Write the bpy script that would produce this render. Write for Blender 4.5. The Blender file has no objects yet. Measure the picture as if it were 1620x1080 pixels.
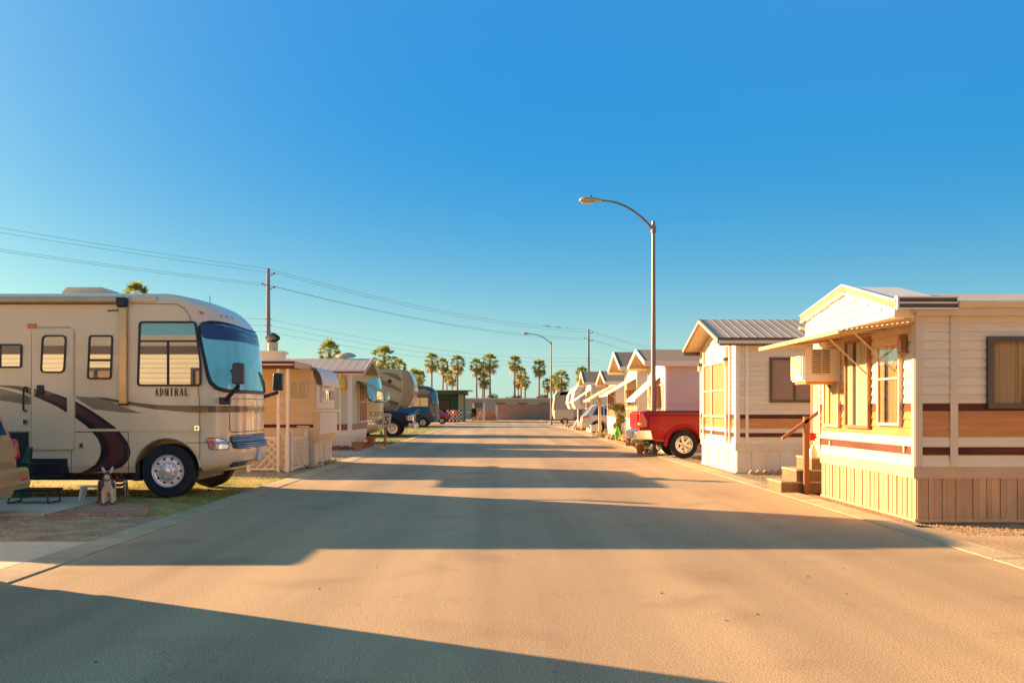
import bpy, bmesh, math, random
from mathutils import Vector, Matrix, noise as mnoise
random.seed(7)
R = math.radians
sc = bpy.context.scene
COL = sc.collection

# ---------------------------------------------------------------- camera
cam = bpy.data.cameras.new('camera')
cam_o = bpy.data.objects.new('camera', cam); COL.objects.link(cam_o)
cam_o.location = (0, 0, 1.5); cam_o.rotation_euler = (R(90), 0, 0)
cam.sensor_width = 36; cam.lens = 32.667
cam.shift_x = 17/1620; cam.shift_y = 106/1620
cam.clip_start = .05; cam.clip_end = 3000
sc.camera = cam_o

# ---------------------------------------------------------------- sky, sun, exposure
SUN = Vector((-3.08, 1.66, 1.0)).normalized()
EL = math.asin(SUN.z); AZ = math.atan2(SUN.x, SUN.y)
w = bpy.data.worlds.new('World'); sc.world = w; w.use_nodes = True
nt = w.node_tree; nt.nodes.clear()
sky = nt.nodes.new('ShaderNodeTexSky'); sky.sky_type = 'NISHITA'; sky.sun_disc = False
sky.sun_elevation = EL; sky.sun_rotation = AZ
sky.air_density = 1.0; sky.dust_density = 5.0; sky.ozone_density = 7.0
EXPOSURE = 1.75
# one colour grade for the whole sky (the photograph's strong polarised blue), clipped at zero
GRADE = [[.91, -.528, -.279, .458], [.402, .321, -.571, .635], [.122, -.098, .072, .56]]
gm = nt.nodes.new('ShaderNodeGamma'); gm.inputs[1].default_value = .6; nt.links.new(sky.outputs[0], gm.inputs[0])
cmb = nt.nodes.new('ShaderNodeCombineColor')
for i_, row in enumerate(GRADE):
    k_ = 10*1.07/2**EXPOSURE
    dp = nt.nodes.new('ShaderNodeVectorMath'); dp.operation = 'DOT_PRODUCT'; dp.inputs[1].default_value = [c*k_ for c in row[:3]]
    ad = nt.nodes.new('ShaderNodeMath'); ad.operation = 'ADD'; ad.inputs[1].default_value = row[3]*k_
    mx_ = nt.nodes.new('ShaderNodeMath'); mx_.operation = 'MAXIMUM'; mx_.inputs[1].default_value = 0
    nt.links.new(gm.outputs[0], dp.inputs[0]); nt.links.new(dp.outputs['Value'], ad.inputs[0]); nt.links.new(ad.outputs[0], mx_.inputs[0]); nt.links.new(mx_.outputs[0], cmb.inputs[i_])
bg = nt.nodes.new('ShaderNodeBackground'); bg.inputs['Strength'].default_value = .1
wo = nt.nodes.new('ShaderNodeOutputWorld')
nt.links.new(cmb.outputs[0], bg.inputs[0]); nt.links.new(bg.outputs[0], wo.inputs[0])
sl = bpy.data.lights.new('sun', 'SUN'); sl.energy = 5; sl.angle = R(.5); sl.color = (1, .655, .375)
so = bpy.data.objects.new('sun', sl); COL.objects.link(so)
so.rotation_euler = SUN.to_track_quat('Z', 'Y').to_euler(); so.location = (-20, 10, 15)
vs = sc.view_settings
sc.display_settings.display_device = 'sRGB'
vs.view_transform = 'Standard'; vs.look = 'None'; vs.gamma = 1; vs.use_curve_mapping = False
vs.exposure = EXPOSURE
sc.cycles.use_denoising = True
sc.cycles.max_bounces = 8

# ---------------------------------------------------------------- pixel -> place helpers (survey of the photograph)
F = 1470.0
def X(px, d): return (px-793)/F*d
def Z(py, d): return 1.5-(py-646)/F*d

# ---------------------------------------------------------------- materials
MATS = {}
def M(name, rgb, rough=.6, metal=0, var=.1, scale=3., bump=0, bscale=60., spec=.5, coat=0, stretch=(1,1,1), rgb2=None, detail=6, emit=None):
    if name in MATS: return MATS[name]
    if rgb[0] > rgb[2]*1.12 and max(rgb) > .15 and metal < .5: rgb = (rgb[0]*1.08, rgb[1]*.98, rgb[2]*(.66 if rgb[2] < .45 else .76))   # warm light tinted into these paints against the blue sky fill
    m = bpy.data.materials.new(name); m.use_nodes = True; t = m.node_tree; n = t.nodes; L = t.links
    b = n['Principled BSDF']
    b.inputs['Roughness'].default_value = rough; b.inputs['Metallic'].default_value = metal
    b.inputs['Specular IOR Level'].default_value = spec; b.inputs['Coat Weight'].default_value = coat
    b.inputs['Coat Roughness'].default_value = .05
    tc = n.new('ShaderNodeTexCoord'); mp = n.new('ShaderNodeMapping'); mp.inputs['Scale'].default_value = stretch
    L.new(tc.outputs['Object'], mp.inputs[0])
    nz = n.new('ShaderNodeTexNoise'); nz.inputs['Scale'].default_value = scale; nz.inputs['Detail'].default_value = detail; nz.inputs['Roughness'].default_value = .6
    L.new(mp.outputs[0], nz.inputs['Vector'])
    cr = n.new('ShaderNodeValToRGB')
    a = [max(0, c*(1-var)) for c in rgb]; c2 = rgb2 if rgb2 else [min(1, c*(1+var)) for c in rgb]
    cr.color_ramp.elements[0].position = .3; cr.color_ramp.elements[1].position = .7
    cr.color_ramp.elements[0].color = (*a, 1); cr.color_ramp.elements[1].color = (*c2, 1)
    L.new(nz.outputs['Fac'], cr.inputs[0])
    oi = n.new('ShaderNodeObjectInfo'); mr = n.new('ShaderNodeMapRange'); mr.inputs['To Min'].default_value = 1-var*.55; mr.inputs['To Max'].default_value = 1+var*.55
    mu = n.new('ShaderNodeVectorMath'); mu.operation = 'SCALE'; L.new(oi.outputs['Random'], mr.inputs['Value']); L.new(cr.outputs[0], mu.inputs[0]); L.new(mr.outputs[0], mu.inputs['Scale'])
    L.new(mu.outputs[0], b.inputs['Base Color'])
    if bump:
        n2 = n.new('ShaderNodeTexNoise'); n2.inputs['Scale'].default_value = bscale; n2.inputs['Detail'].default_value = 4
        L.new(mp.outputs[0], n2.inputs['Vector'])
        bp = n.new('ShaderNodeBump'); bp.inputs['Strength'].default_value = bump; bp.inputs['Distance'].default_value = .02
        L.new(n2.outputs['Fac'], bp.inputs['Height']); L.new(bp.outputs[0], b.inputs['Normal'])
    MATS[name] = m
    return m

def asphalt():
    m = bpy.data.materials.new('asphalt'); m.use_nodes = True; t = m.node_tree; n = t.nodes; L = t.links
    b = n['Principled BSDF']; b.inputs['Roughness'].default_value = .85; b.inputs['Specular IOR Level'].default_value = .3
    tc = n.new('ShaderNodeTexCoord')
    def nz(scale, det, st=(1,1,1)):
        mp = n.new('ShaderNodeMapping'); mp.inputs['Scale'].default_value = st; L.new(tc.outputs['Object'], mp.inputs[0])
        q = n.new('ShaderNodeTexNoise'); q.inputs['Scale'].default_value = scale; q.inputs['Detail'].default_value = det; L.new(mp.outputs[0], q.inputs['Vector']); return q
    def ramp(src, p0, c0, p1, c1):
        r = n.new('ShaderNodeValToRGB'); e = r.color_ramp.elements
        e[0].position = p0; e[0].color = (*c0, 1); e[1].position = p1; e[1].color = (*c1, 1); L.new(src, r.inputs[0]); return r
    def mix(a, bb, ty='MULTIPLY', f=1):
        q = n.new('ShaderNodeMix'); q.data_type = 'RGBA'; q.blend_type = ty; q.inputs[0].default_value = f
        L.new(a, q.inputs[6]); L.new(bb, q.inputs[7]); return q.outputs[2]
    base = ramp(nz(.35, 5, (1, .45, 1)).outputs[0], .3, (.43, .29, .145), .72, (.52, .355, .18))
    tracks = ramp(nz(1.1, 4, (1, .03, 1)).outputs[0], .35, (.80, .80, .81), .65, (1.12, 1.11, 1.08))
    grain = ramp(nz(90, 4).outputs[0], .3, (.34, .34, .34), .7, (1.62, 1.60, 1.56))
    speck = n.new('ShaderNodeTexVoronoi'); speck.inputs['Scale'].default_value = 38; L.new(tc.outputs['Object'], speck.inputs['Vector'])
    sp = ramp(speck.outputs['Distance'], .07, (.55, .53, .52), .16, (1, 1, 1))
    stain = ramp(nz(.9, 8).outputs[0], .28, (.80, .78, .76), .45, (1, 1, 1))
    c = mix(mix(mix(mix(base.outputs[0], tracks.outputs[0]), grain.outputs[0]), sp.outputs[0], f=.9), stain.outputs[0])
    # fine hairline cracks
    vo = n.new('ShaderNodeTexVoronoi'); vo.feature = 'DISTANCE_TO_EDGE'; vo.inputs['Scale'].default_value = .22
    ww = n.new('ShaderNodeVectorMath'); ww.operation = 'ADD'; q = nz(1.3, 4); sc3 = n.new('ShaderNodeVectorMath'); sc3.operation = 'SCALE'; sc3.inputs['Scale'].default_value = 1.6
    L.new(q.outputs['Color'], sc3.inputs[0]); L.new(tc.outputs['Object'], ww.inputs[0]); L.new(sc3.outputs[0], ww.inputs[1]); L.new(ww.outputs[0], vo.inputs['Vector'])
    ck = ramp(vo.outputs['Distance'], .0012, (.45, .43, .42), .0035, (1, 1, 1))
    c = mix(c, ck.outputs[0], f=.2)
    L.new(c, b.inputs['Base Color'])
    bp = n.new('ShaderNodeBump'); bp.inputs['Strength'].default_value = .4; bp.inputs['Distance'].default_value = .005
    L.new(nz(110, 4).outputs[0], bp.inputs['Height']); L.new(bp.outputs[0], b.inputs['Normal'])
    return m

def glassmat(name, tint=(.9, .95, .93), refl=.25, rough=.02):
    """clear window pane: mostly see-through with a fresnel reflection"""
    if name in MATS: return MATS[name]
    m = bpy.data.materials.new(name); m.use_nodes = True; t = m.node_tree; n = t.nodes; L = t.links; n.clear()
    o = n.new('ShaderNodeOutputMaterial'); mx = n.new('ShaderNodeMixShader'); tr = n.new('ShaderNodeBsdfTransparent'); gl = n.new('ShaderNodeBsdfGlossy')
    tr.inputs[0].default_value = (*tint, 1); gl.inputs['Roughness'].default_value = rough
    fr = n.new('ShaderNodeFresnel'); fr.inputs[0].default_value = 1.35
    ad = n.new('ShaderNodeMath'); ad.operation = 'MULTIPLY_ADD'; ad.inputs[1].default_value = .45; ad.inputs[2].default_value = refl; ad.use_clamp = True
    tc = n.new('ShaderNodeTexCoord'); nz = n.new('ShaderNodeTexNoise'); nz.inputs['Scale'].default_value = 1.7; nz.inputs['Detail'].default_value = 1
    bp = n.new('ShaderNodeBump'); bp.inputs['Strength'].default_value = .06; bp.inputs['Distance'].default_value = .1
    L.new(tc.outputs['Object'], nz.inputs['Vector']); L.new(nz.outputs[0], bp.inputs['Height']); L.new(bp.outputs[0], gl.inputs['Normal'])
    L.new(fr.outputs[0], ad.inputs[0]); L.new(ad.outputs[0], mx.inputs[0]); L.new(tr.outputs[0], mx.inputs[1]); L.new(gl.outputs[0], mx.inputs[2]); L.new(mx.outputs[0], o.inputs[0])
    MATS[name] = m; return m

def leafmat(name, rgb, rgb2, trans=.35):
    if name in MATS: return MATS[name]
    m = bpy.data.materials.new(name); m.use_nodes = True; t = m.node_tree; n = t.nodes; L = t.links
    b = n['Principled BSDF']; b.inputs['Roughness'].default_value = .55
    tc = n.new('ShaderNodeTexCoord'); nz = n.new('ShaderNodeTexNoise'); nz.inputs['Scale'].default_value = 2.5; nz.inputs['Detail'].default_value = 3
    cr = n.new('ShaderNodeValToRGB'); e = cr.color_ramp.elements; e[0].position = .35; e[1].position = .65; e[0].color = (*rgb, 1); e[1].color = (*rgb2, 1)
    L.new(tc.outputs['Object'], nz.inputs['Vector']); L.new(nz.outputs[0], cr.inputs[0]); L.new(cr.outputs[0], b.inputs['Base Color'])
    tl = n.new('ShaderNodeBsdfTranslucent'); L.new(cr.outputs[0], tl.inputs[0]); mx = n.new('ShaderNodeMixShader'); mx.inputs[0].default_value = trans
    o = n['Material Output']; L.new(b.outputs[0], mx.inputs[1]); L.new(tl.outputs[0], mx.inputs[2]); L.new(mx.outputs[0], o.inputs[0])
    MATS[name] = m; return m

def brickmat(name, c1, c2, mortar, scale=1., bw=.4, bh=.2):
    m = bpy.data.materials.new(name); m.use_nodes = True; t = m.node_tree; n = t.nodes; L = t.links
    b = n['Principled BSDF']; b.inputs['Roughness'].default_value = .85
    tc = n.new('ShaderNodeTexCoord'); mp = n.new('ShaderNodeMapping'); mp.inputs['Rotation'].default_value = (R(90), 0, 0)
    br = n.new('ShaderNodeTexBrick'); br.inputs['Color1'].default_value = (*c1, 1); br.inputs['Color2'].default_value = (*c2, 1); br.inputs['Mortar'].default_value = (*mortar, 1)
    br.inputs['Scale'].default_value = scale; br.inputs['Brick Width'].default_value = bw; br.inputs['Row Height'].default_value = bh; br.inputs['Mortar Size'].default_value = .012
    L.new(tc.outputs['Object'], mp.inputs[0]); L.new(mp.outputs[0], br.inputs['Vector']); L.new(br.outputs[0], b.inputs['Base Color'])
    bp = n.new('ShaderNodeBump'); bp.inputs['Strength'].default_value = .5; bp.inputs['Distance'].default_value = .02
    L.new(br.outputs['Fac'], bp.inputs['Height']); bp.invert = True; L.new(bp.outputs[0], b.inputs['Normal'])
    return m

rv_tan = M('rv_tan_gelcoat', (.85, .68, .47), .28, 0, .04, 1.2, coat=.5)
rv_cap = M('rv_cap_gelcoat', (.80, .62, .49), .22, 0, .05, 1.5, coat=.8)
rv_white = M('rv_roof_white', (.70, .60, .50), .5, 0, .08, 2)
black_trim = M('black_trim', (.018, .018, .02), .45, 0, .2)
rubber = M('tyre_rubber', (.022, .022, .022), .85, 0, .3, 8, bump=.2)
chrome = M('chrome', (.75, .74, .72), .12, 1, .05)
alloy = M('alloy_wheel', (.62, .60, .57), .25, 1, .08)
dark_metal = M('dark_metal', (.03, .03, .032), .5, .3, .3)
maroon = M('maroon_decal', (.115, .030, .032), .3, 0, .12, 4, coat=.5)
charcoal = M('charcoal_decal', (.020, .016, .016), .3, 0, .2, coat=.5)
grey_decal = M('grey_decal', (.27, .22, .16), .3, 0, .06, coat=.5)
bronze_decal = M('bronze_decal', (.115, .075, .040), .3, 0, .1, coat=.5)
amber = M('amber_lens', (.80, .16, .02), .2, 0, .1, coat=1)
red_lens = M('red_lens', (.55, .015, .012), .18, 0, .15, coat=1)
clear_lens = M('clear_lens', (.55, .62, .62), .08, .35, .15, 12, coat=1)
rv_glass = M('rv_side_glass', (.030, .034, .026), .03, 0, .1, spec=1.0, coat=1)
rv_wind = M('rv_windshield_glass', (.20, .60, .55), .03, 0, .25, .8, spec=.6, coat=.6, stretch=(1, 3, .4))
gold_metal = M('anodised_gold', (.62, .43, .19), .3, .6, .1, 5)
cream_siding = M('cream_siding', (.76, .68, .52), .5, 0, .07, 1.3, bump=.05, bscale=25, stretch=(1, 1, 6))
white_siding = M('white_siding', (.78, .74, .68), .5, 0, .06, 1.3, stretch=(1, 1, 5))
tan_siding = M('tan_siding', (.69, .53, .40), .5, 0, .07, 1.3, stretch=(1, 1, 5))
sage_siding = M('sage_siding', (.62, .58, .42), .5, 0, .06, 1.3, stretch=(1, 1, 5))
lilac_siding = M('lilac_siding', (.68, .64, .55), .5, 0, .06, 1.3, stretch=(1, 1, 5))
orange_band = M('orange_band', (.62, .25, .06), .42, 0, .18, 1.2, stretch=(1, 1, 7))
brown_band = M('brown_band', (.13, .034, .012), .6, 0, .3, 1.2, stretch=(1, 1, 8), spec=.2)
white_paint = M('white_paint', (.78, .73, .66), .45, 0, .05, 4)
cream_trim = M('cream_trim', (.66, .57, .455), .45, 0, .05, 3)
pink_trim = M('pale_skirt_trim', (.58, .42, .33), .55, 0, .07, 3)
skirt_tan = M('skirt_tan', (.54, .345, .23), .6, 0, .16, 2.2, bump=.06, bscale=18, stretch=(2, 2, .6))
skirt_white = M('skirt_white', (.72, .65, .56), .55, 0, .08, 2.2, stretch=(2, 2, .6))
brown_frame = M('brown_frame', (.085, .045, .022), .4, 0, .15)
brown_wood = M('brown_wood', (.23, .095, .042), .55, 0, .2, 4, stretch=(1, 1, .4))
metal_roof = M('metal_roof', (.50, .42, .36), .55, 0, .12, 1.6)
shingle = M('shingle_roof', (.26, .20, .16), .85, 0, .25, 9, bump=.4, bscale=20)
galv = M('galvanised', (.46, .44, .41), .42, .3, .2, 5)
pole_grey = M('pole_steel', (.25, .20, .155), .45, .5, .2, 3, stretch=(1, 1, .15))
lamp_grey = M('lamp_head_grey', (.50, .44, .36), .45, .3, .08)
wood_pole = M('weathered_pole', (.27, .265, .245), .85, 0, .25, 4, stretch=(4, 4, .2))
wire_m = M('wire_grey', (.12, .13, .14), .6)
concrete = M('concrete', (.56, .50, .43), .85, 0, .14, 1.6, bump=.2, bscale=50)
kerb_m = M('kerb_concrete', (.44, .36, .27), .9, 0, .22, 1.4, bump=.4, bscale=40)
concrete2 = M('concrete_pad', (.54, .49, .44), .85, 0, .14, 1.2, bump=.2, bscale=50)
dirt = M('tan_dirt', (.40, .28, .20), .95, 0, .25, 1.1, bump=.5, bscale=25)
gravel_bed = M('gravel_bed', (.34, .28, .21), .95, 0, .35, 14, bump=.9, bscale=30)
stone_m = M('gravel_stone', (.46, .40, .32), .85, 0, .45, 3.1)
rock_m = M('desert_rock', (.40, .27, .17), .9, 0, .35, 5, bump=.5, bscale=12)
paver_m = M('red_paver', (.42, .25, .20), .85, 0, .25, 2.3, bump=.3, bscale=40)
terracotta = M('terracotta', (.50, .19, .085), .75, 0, .15, 5)
brick_red = M('red_edging', (.34, .075, .045), .8, 0, .2, 6)
curtain_m = M('curtain_cream', (.60, .58, .50), .9, 0, .3, 2.2, stretch=(9, 9, .12))  # upright streaks in the colour stand for shade in the folds
curtain_d = M('curtain_brown', (.30, .20, .125), .9, 0, .5, 2.2, stretch=(9, 9, .12))  # fold shading painted in as dark vertical streaks
screen_m = M('solar_screen', (.34, .22, .175), .8, 0, .06, 60)
screen_tan = M('solar_screen_tan', (.40, .205, .105), .8, 0, .06, 60)
dark_in = M('dark_interior', (.05, .04, .03), .8)
green_plastic = M('green_canvas', (.02, .16, .045), .7, 0, .2)
bright_green = M('bright_green_paint', (.10, .55, .02), .5, 0, .1)
truck_red = M('truck_red_paint', (.40, .004, .003), .3, 0, .06, 2, coat=.2, spec=.3)
car_red = M('car_red_paint', (.55, .02, .012), .3, 0, .06, 2, coat=1)
navy = M('navy_paint', (.018, .018, .030), .45, 0, .1, 2, spec=.25)
slate = M('slate_paint', (.10, .092, .085), .45, 0, .1, 2, spec=.25)
champagne = M('champagne_paint', (.50, .36, .19), .25, .25, .06, 2, coat=1)
white_car = M('white_car_paint', (.68, .63, .55), .25, 0, .04, 2, coat=1)
car_glass = M('car_glass', (.015, .018, .02), .03, 0, .1, spec=1, coat=1)
yellow_m = M('yellow_paint', (.75, .48, .03), .5)
green_paint = M('deep_green_paint', (.035, .10, .045), .6, 0, .15, 3)
sage_paint = M('sage_paint', (.32, .30, .17), .6, 0, .1, 3)
rv_brown = M('rv_brown_gelcoat', (.105, .075, .055), .25, 0, .1, 1.5, coat=.6)
rv_beige = M('rv_beige_gelcoat', (.50, .41, .28), .3, 0, .06, 1.5, coat=.4)
rv_taupe = M('rv_taupe_decal', (.20, .15, .10), .3, 0, .1, 2, coat=.4)
grey_trailer = M('grey_trailer', (.50, .44, .37), .5, 0, .06, 1.5)
far_brick = brickmat('far_block_wall', (.50, .245, .12), (.57, .29, .15), (.44, .27, .15))
orange_block = M('orange_block', (.52, .235, .12), .85, 0, .15, 2)
stucco = M('white_stucco', (.58, .52, .44), .8, 0, .08, .4)
clear_glass = glassmat('clear_pane', (.92, .9, .84), .02)
leaf_green = leafmat('leaf_green', (.055, .12, .018), (.15, .23, .035))
leaf_yellow = leafmat('leaf_yellow_green', (.17, .17, .03), (.30, .26, .05))
palm_leaf = leafmat('palm_frond', (.15, .215, .03), (.40, .37, .07), .45)
palm_dead = leafmat('palm_dead_frond', (.38, .26, .09), (.52, .38, .15), .25)
palm_trunk = M('palm_trunk', (.28, .19, .12), .9, 0, .3, 5, stretch=(1, 1, 4))
grass_m = leafmat('grass_blade', (.26, .31, .05), (.55, .45, .13), .35)
bush_m = leafmat('far_bush', (.15, .13, .055), (.25, .20, .09), .25)

# ---------------------------------------------------------------- mesh builder
class MB:
    def __init__(s, mx=None): s.v = []; s.f = []; s.mx = mx
    def add(s, vs, fs):
        k = len(s.v)
        for p in vs:
            p = Vector(p); s.v.append(s.mx @ p if s.mx else p)
        s.f += [[i+k for i in f] for f in fs]; return s
    def box(s, x0, x1, y0, y1, z0, z1):
        return s.add([(x0,y0,z0),(x1,y0,z0),(x1,y1,z0),(x0,y1,z0),(x0,y0,z1),(x1,y0,z1),(x1,y1,z1),(x0,y1,z1)],
            [(0,3,2,1),(4,5,6,7),(0,1,5,4),(1,2,6,5),(2,3,7,6),(3,0,4,7)])
    def prism(s, poly, axis, a0, a1):
        def q(p, a): return {'x': (a,p[0],p[1]), 'y': (p[0],a,p[1]), 'z': (p[0],p[1],a)}[axis]
        n = len(poly)
        return s.add([q(p,a0) for p in poly]+[q(p,a1) for p in poly],
            [list(range(n))[::-1], list(range(n,2*n))]+[(i,(i+1)%n,n+(i+1)%n,n+i) for i in range(n)])
    def poly(s, pts): return s.add(pts, [list(range(len(pts)))])
    def tube(s, pts, r, n=8):
        pts = [Vector(p) for p in pts]; rs = r if isinstance(r, (list, tuple)) else [r]*len(pts)
        vs = []; fs = []; up = None
        for i, p in enumerate(pts):
            t = (pts[min(i+1,len(pts)-1)]-pts[max(i-1,0)]).normalized()
            if up is None or abs(up.dot(t)) > .95: up = Vector((0,0,1)) if abs(t.z) < .9 else Vector((1,0,0))
            a = t.cross(up).normalized(); b = a.cross(t).normalized(); up = b
            vs += [p+(a*math.cos(2*math.pi*k/n)+b*math.sin(2*math.pi*k/n))*rs[i] for k in range(n)]
        for i in range(len(pts)-1):
            fs += [(i*n+k, i*n+(k+1)%n, (i+1)*n+(k+1)%n, (i+1)*n+k) for k in range(n)]
        fs += [list(range(n))[::-1], list(range((len(pts)-1)*n, len(pts)*n))]
        return s.add(vs, fs)
    def lathe(s, prof, o, axis='z', n=24, caps=True):
        o = Vector(o); vs = []; fs = []
        for (r, h) in prof:
            for k in range(n):
                c, q = r*math.cos(2*math.pi*k/n), r*math.sin(2*math.pi*k/n)
                vs.append(o+Vector({'z': (c,q,h), 'y': (c,h,q), 'x': (h,c,q)}[axis]))
        m = len(prof)
        for i in range(m-1):
            fs += [(i*n+k, i*n+(k+1)%n, (i+1)*n+(k+1)%n, (i+1)*n+k) for k in range(n)]
        if caps: fs += [list(range(n))[::-1], list(range((m-1)*n, m*n))]
        return s.add(vs, fs)
    def grid(s, rows, closed=False):
        n = len(rows[0]); vs = [p for r in rows for p in r]; fs = []
        for i in range(len(rows)-1):
            for k in range(n if closed else n-1):
                fs.append((i*n+k, i*n+(k+1)%n, (i+1)*n+(k+1)%n, (i+1)*n+k))
        return s.add(vs, fs)
    def rock(s, c, r, sq=.75, seed=0):
        rnd = random.Random(seed); bm = bmesh.new(); bmesh.ops.create_icosphere(bm, subdivisions=1, radius=1)
        off = Vector((rnd.random()*50, rnd.random()*50, 0)); k = len(s.v); a = rnd.random()*6
        for v in bm.verts:
            p = v.co*(1+.45*mnoise.noise(v.co*1.3+off)); p = Vector((p.x*math.cos(a)-p.y*math.sin(a)*.8, p.x*math.sin(a)+p.y*.8*math.cos(a), p.z*sq))*r
            s.v.append(Vector(c)+p)
        s.f += [[q.index+k for q in f.verts] for f in bm.faces]; bm.free(); return s
    def mesh(s, name, mat, smooth=None):
        me = bpy.data.meshes.new(name); me.from_pydata(s.v, [], s.f); me.validate()
        bm = bmesh.new(); bm.from_mesh(me); bmesh.ops.recalc_face_normals(bm, faces=bm.faces); bm.to_mesh(me); bm.free()
        if mat: me.materials.append(mat)
        if smooth: me.shade_smooth(); me.set_sharp_from_angle(angle=R(smooth))
        return me
    def build(s, name, mat, parent=None, smooth=None, bev=0, world=False, kind=None):
        o = bpy.data.objects.new(name, s.mesh(name, mat, smooth)); COL.objects.link(o)
        if parent:
            o.parent = parent
            if world: o.matrix_parent_inverse = Matrix.Translation(-parent.location)
        if bev:
            b = o.modifiers.new('bevel', 'BEVEL'); b.width = bev; b.segments = 2; b.limit_method = 'ANGLE'; b.angle_limit = R(40)
        if kind: o['kind'] = kind
        return o

def tag(o, label, cat, group=None):
    o['label'] = label; o['category'] = cat
    if group: o['group'] = group
    return o
def thing(name, label, cat, loc=(0,0,0), rz=0, group=None):
    o = bpy.data.objects.new(name, None); COL.objects.link(o); o.location = loc; o.rotation_euler = (0,0,rz); o.empty_display_size = .2
    return tag(o, label, cat, group)
def struct(o): o['kind'] = 'structure'; return o
def cut(o, cutters):
    """boolean subtraction, baked"""
    tmp = []
    for mb in cutters:
        c = bpy.data.objects.new('cutter', mb.mesh('cutter', None)); COL.objects.link(c); tmp.append(c)
        if o.parent: c.parent = o.parent; c.matrix_parent_inverse = o.matrix_parent_inverse.copy()
        b = o.modifiers.new('cut', 'BOOLEAN'); b.operation = 'DIFFERENCE'; b.object = c; b.solver = 'EXACT'
    bpy.context.view_layer.update(); dg = bpy.context.evaluated_depsgraph_get()
    me = bpy.data.meshes.new_from_object(o.evaluated_get(dg)); o.modifiers.clear(); o.data = me
    for c in tmp: bpy.data.objects.remove(c, do_unlink=True)
    me.shade_smooth(); me.set_sharp_from_angle(angle=R(35)); return o
def frame(o, a, n):
    a = Vector(a); n = Vector(n); u = Vector((0,0,1))
    return Matrix(((a.x,n.x,u.x,o[0]),(a.y,n.y,u.y,o[1]),(a.z,n.z,u.z,o[2]),(0,0,0,1)))
def text(name, body, mat, mx, size, parent, world=False, sx=1., ext=.002):
    c = bpy.data.curves.new(name, 'FONT'); c.body = body; c.size = size; c.align_x = 'CENTER'; c.align_y = 'CENTER'; c.extrude = ext
    t = bpy.data.objects.new('tmp', c); COL.objects.link(t); bpy.context.view_layer.update()
    me = bpy.data.meshes.new_from_object(t.evaluated_get(bpy.context.evaluated_depsgraph_get())); bpy.data.objects.remove(t, do_unlink=True)
    # text plane xy -> (u, w): local x along a, local y up
    me.transform(mx @ Matrix(((sx,0,0,0),(0,0,1,0),(0,1,0,0),(0,0,0,1)))); me.materials.clear(); me.materials.append(mat)
    o = bpy.data.objects.new(name, me); COL.objects.link(o); o.parent = parent
    if world: o.matrix_parent_inverse = Matrix.Translation(-parent.location)
    return o

# ================================================================ THE SETTING
def sheet(name, pts, z, mat, kind='structure'):
    mb = MB(); mb.poly([(x, y, z) for x, y in pts]); o = mb.build(name, mat); o['kind'] = kind; return o
XL, XR = -4.23, 4.89
sheet('ground', [(-900,-300),(900,-300),(900,1500),(-900,1500)], -.03, dirt)
sheet('road', [(XL,-40),(XR,-40),(XR,121.6),(XL,121.6)], 0, asphalt())
for nm, x0, x1 in (('kerb_left', XL-.36, XL), ('kerb_right', XR, XR+.33)):
    k = MB().box(x0+.02, x1-.02, -40, 121, -.06, -.005).build(nm, kerb_m); struct(k)
    y = -6.
    while y < 121:
        L = 3.05 if y < 60 else 9.
        dz = random.uniform(-.004, .004); t = .022
        p = MB().prism([(x0, -.05), (x1, -.05), (x1, t*.35+dz+.004) if x0 < 0 else (x1, t+dz), (x0, t+dz) if x0 < 0 else (x0, t*.35+dz+.004)], 'y', y+.012, y+L-.012)
        p.build('kerb_section', kerb_m, k); y += L
# yards, driveways, paths
def slab(name, x0, x1, y0, y1, t, mat, label=None):
    return struct(MB().box(x0, x1, y0, y1, -.05, t).build(name, mat, bev=.012))
slab('driveway', -16, XL-.37, 3., 10.35, .02, concrete)
slab('concrete_pad', -15, -6.42, 13.05, 15.55, .03, concrete2)
slab('pad_path', -14, XL-.37, 30.6, 38.2, .02, concrete)
slab('pad_driveway', XR+.34, 14, 28.9, 30.9, .012, concrete)
slab('side_path', XR+.34, 13, 17.7, 19.2, .008, dirt)
def patch(name, pts, mat, z=-.012, n=7):
    q = []
    for i, p in enumerate(pts):
        a = Vector(p); b = Vector(pts[(i+1) % len(pts)])
        for k in range(n):
            c = a.lerp(b, k/n); j = .06 if 0 < k else 0
            q.append((c.x+random.uniform(-j, j), c.y+random.uniform(-j, j)))
    return sheet(name, q, z, mat)
patch('gravel_yard', [(-16,10.36),(XL-.37,10.36),(XL-.37,13.0),(-6.4,13.04),(-16,13.04)], gravel_bed)
patch('gravel_yard_far', [(-14,20.4),(XL-.37,20.4),(XL-.37,30.5),(-14,30.5)], gravel_bed)
patch('gravel_yard_right', [(5.24,19.3),(12,19.3),(12,28.7),(5.24,28.7)], gravel_bed)
patch('gravel_strip', [(5.28,12.0),(5.52,12.0),(5.52,16.6),(5.28,16.6)], gravel_bed, z=-.008)
lawn_soil = M('lawn_soil', (.42, .36, .15), .95, 0, .4, 3.2, bump=.5, bscale=30)
patch('lawn', [(-12,15.6),(-6.4,15.6),(-5.7,13.3),(XL-.37,12.95),(XL-.37,20.3),(-12,20.3)], lawn_soil)
patch('lawn_far', [(-14,38.3),(XL-.37,38.3),(XL-.37,84),(-14,84)], lawn_soil)
patch('lawn_right', [(5.24,52.5),(9,52.5),(9,55.2),(5.24,55.2)], lawn_soil)

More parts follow.
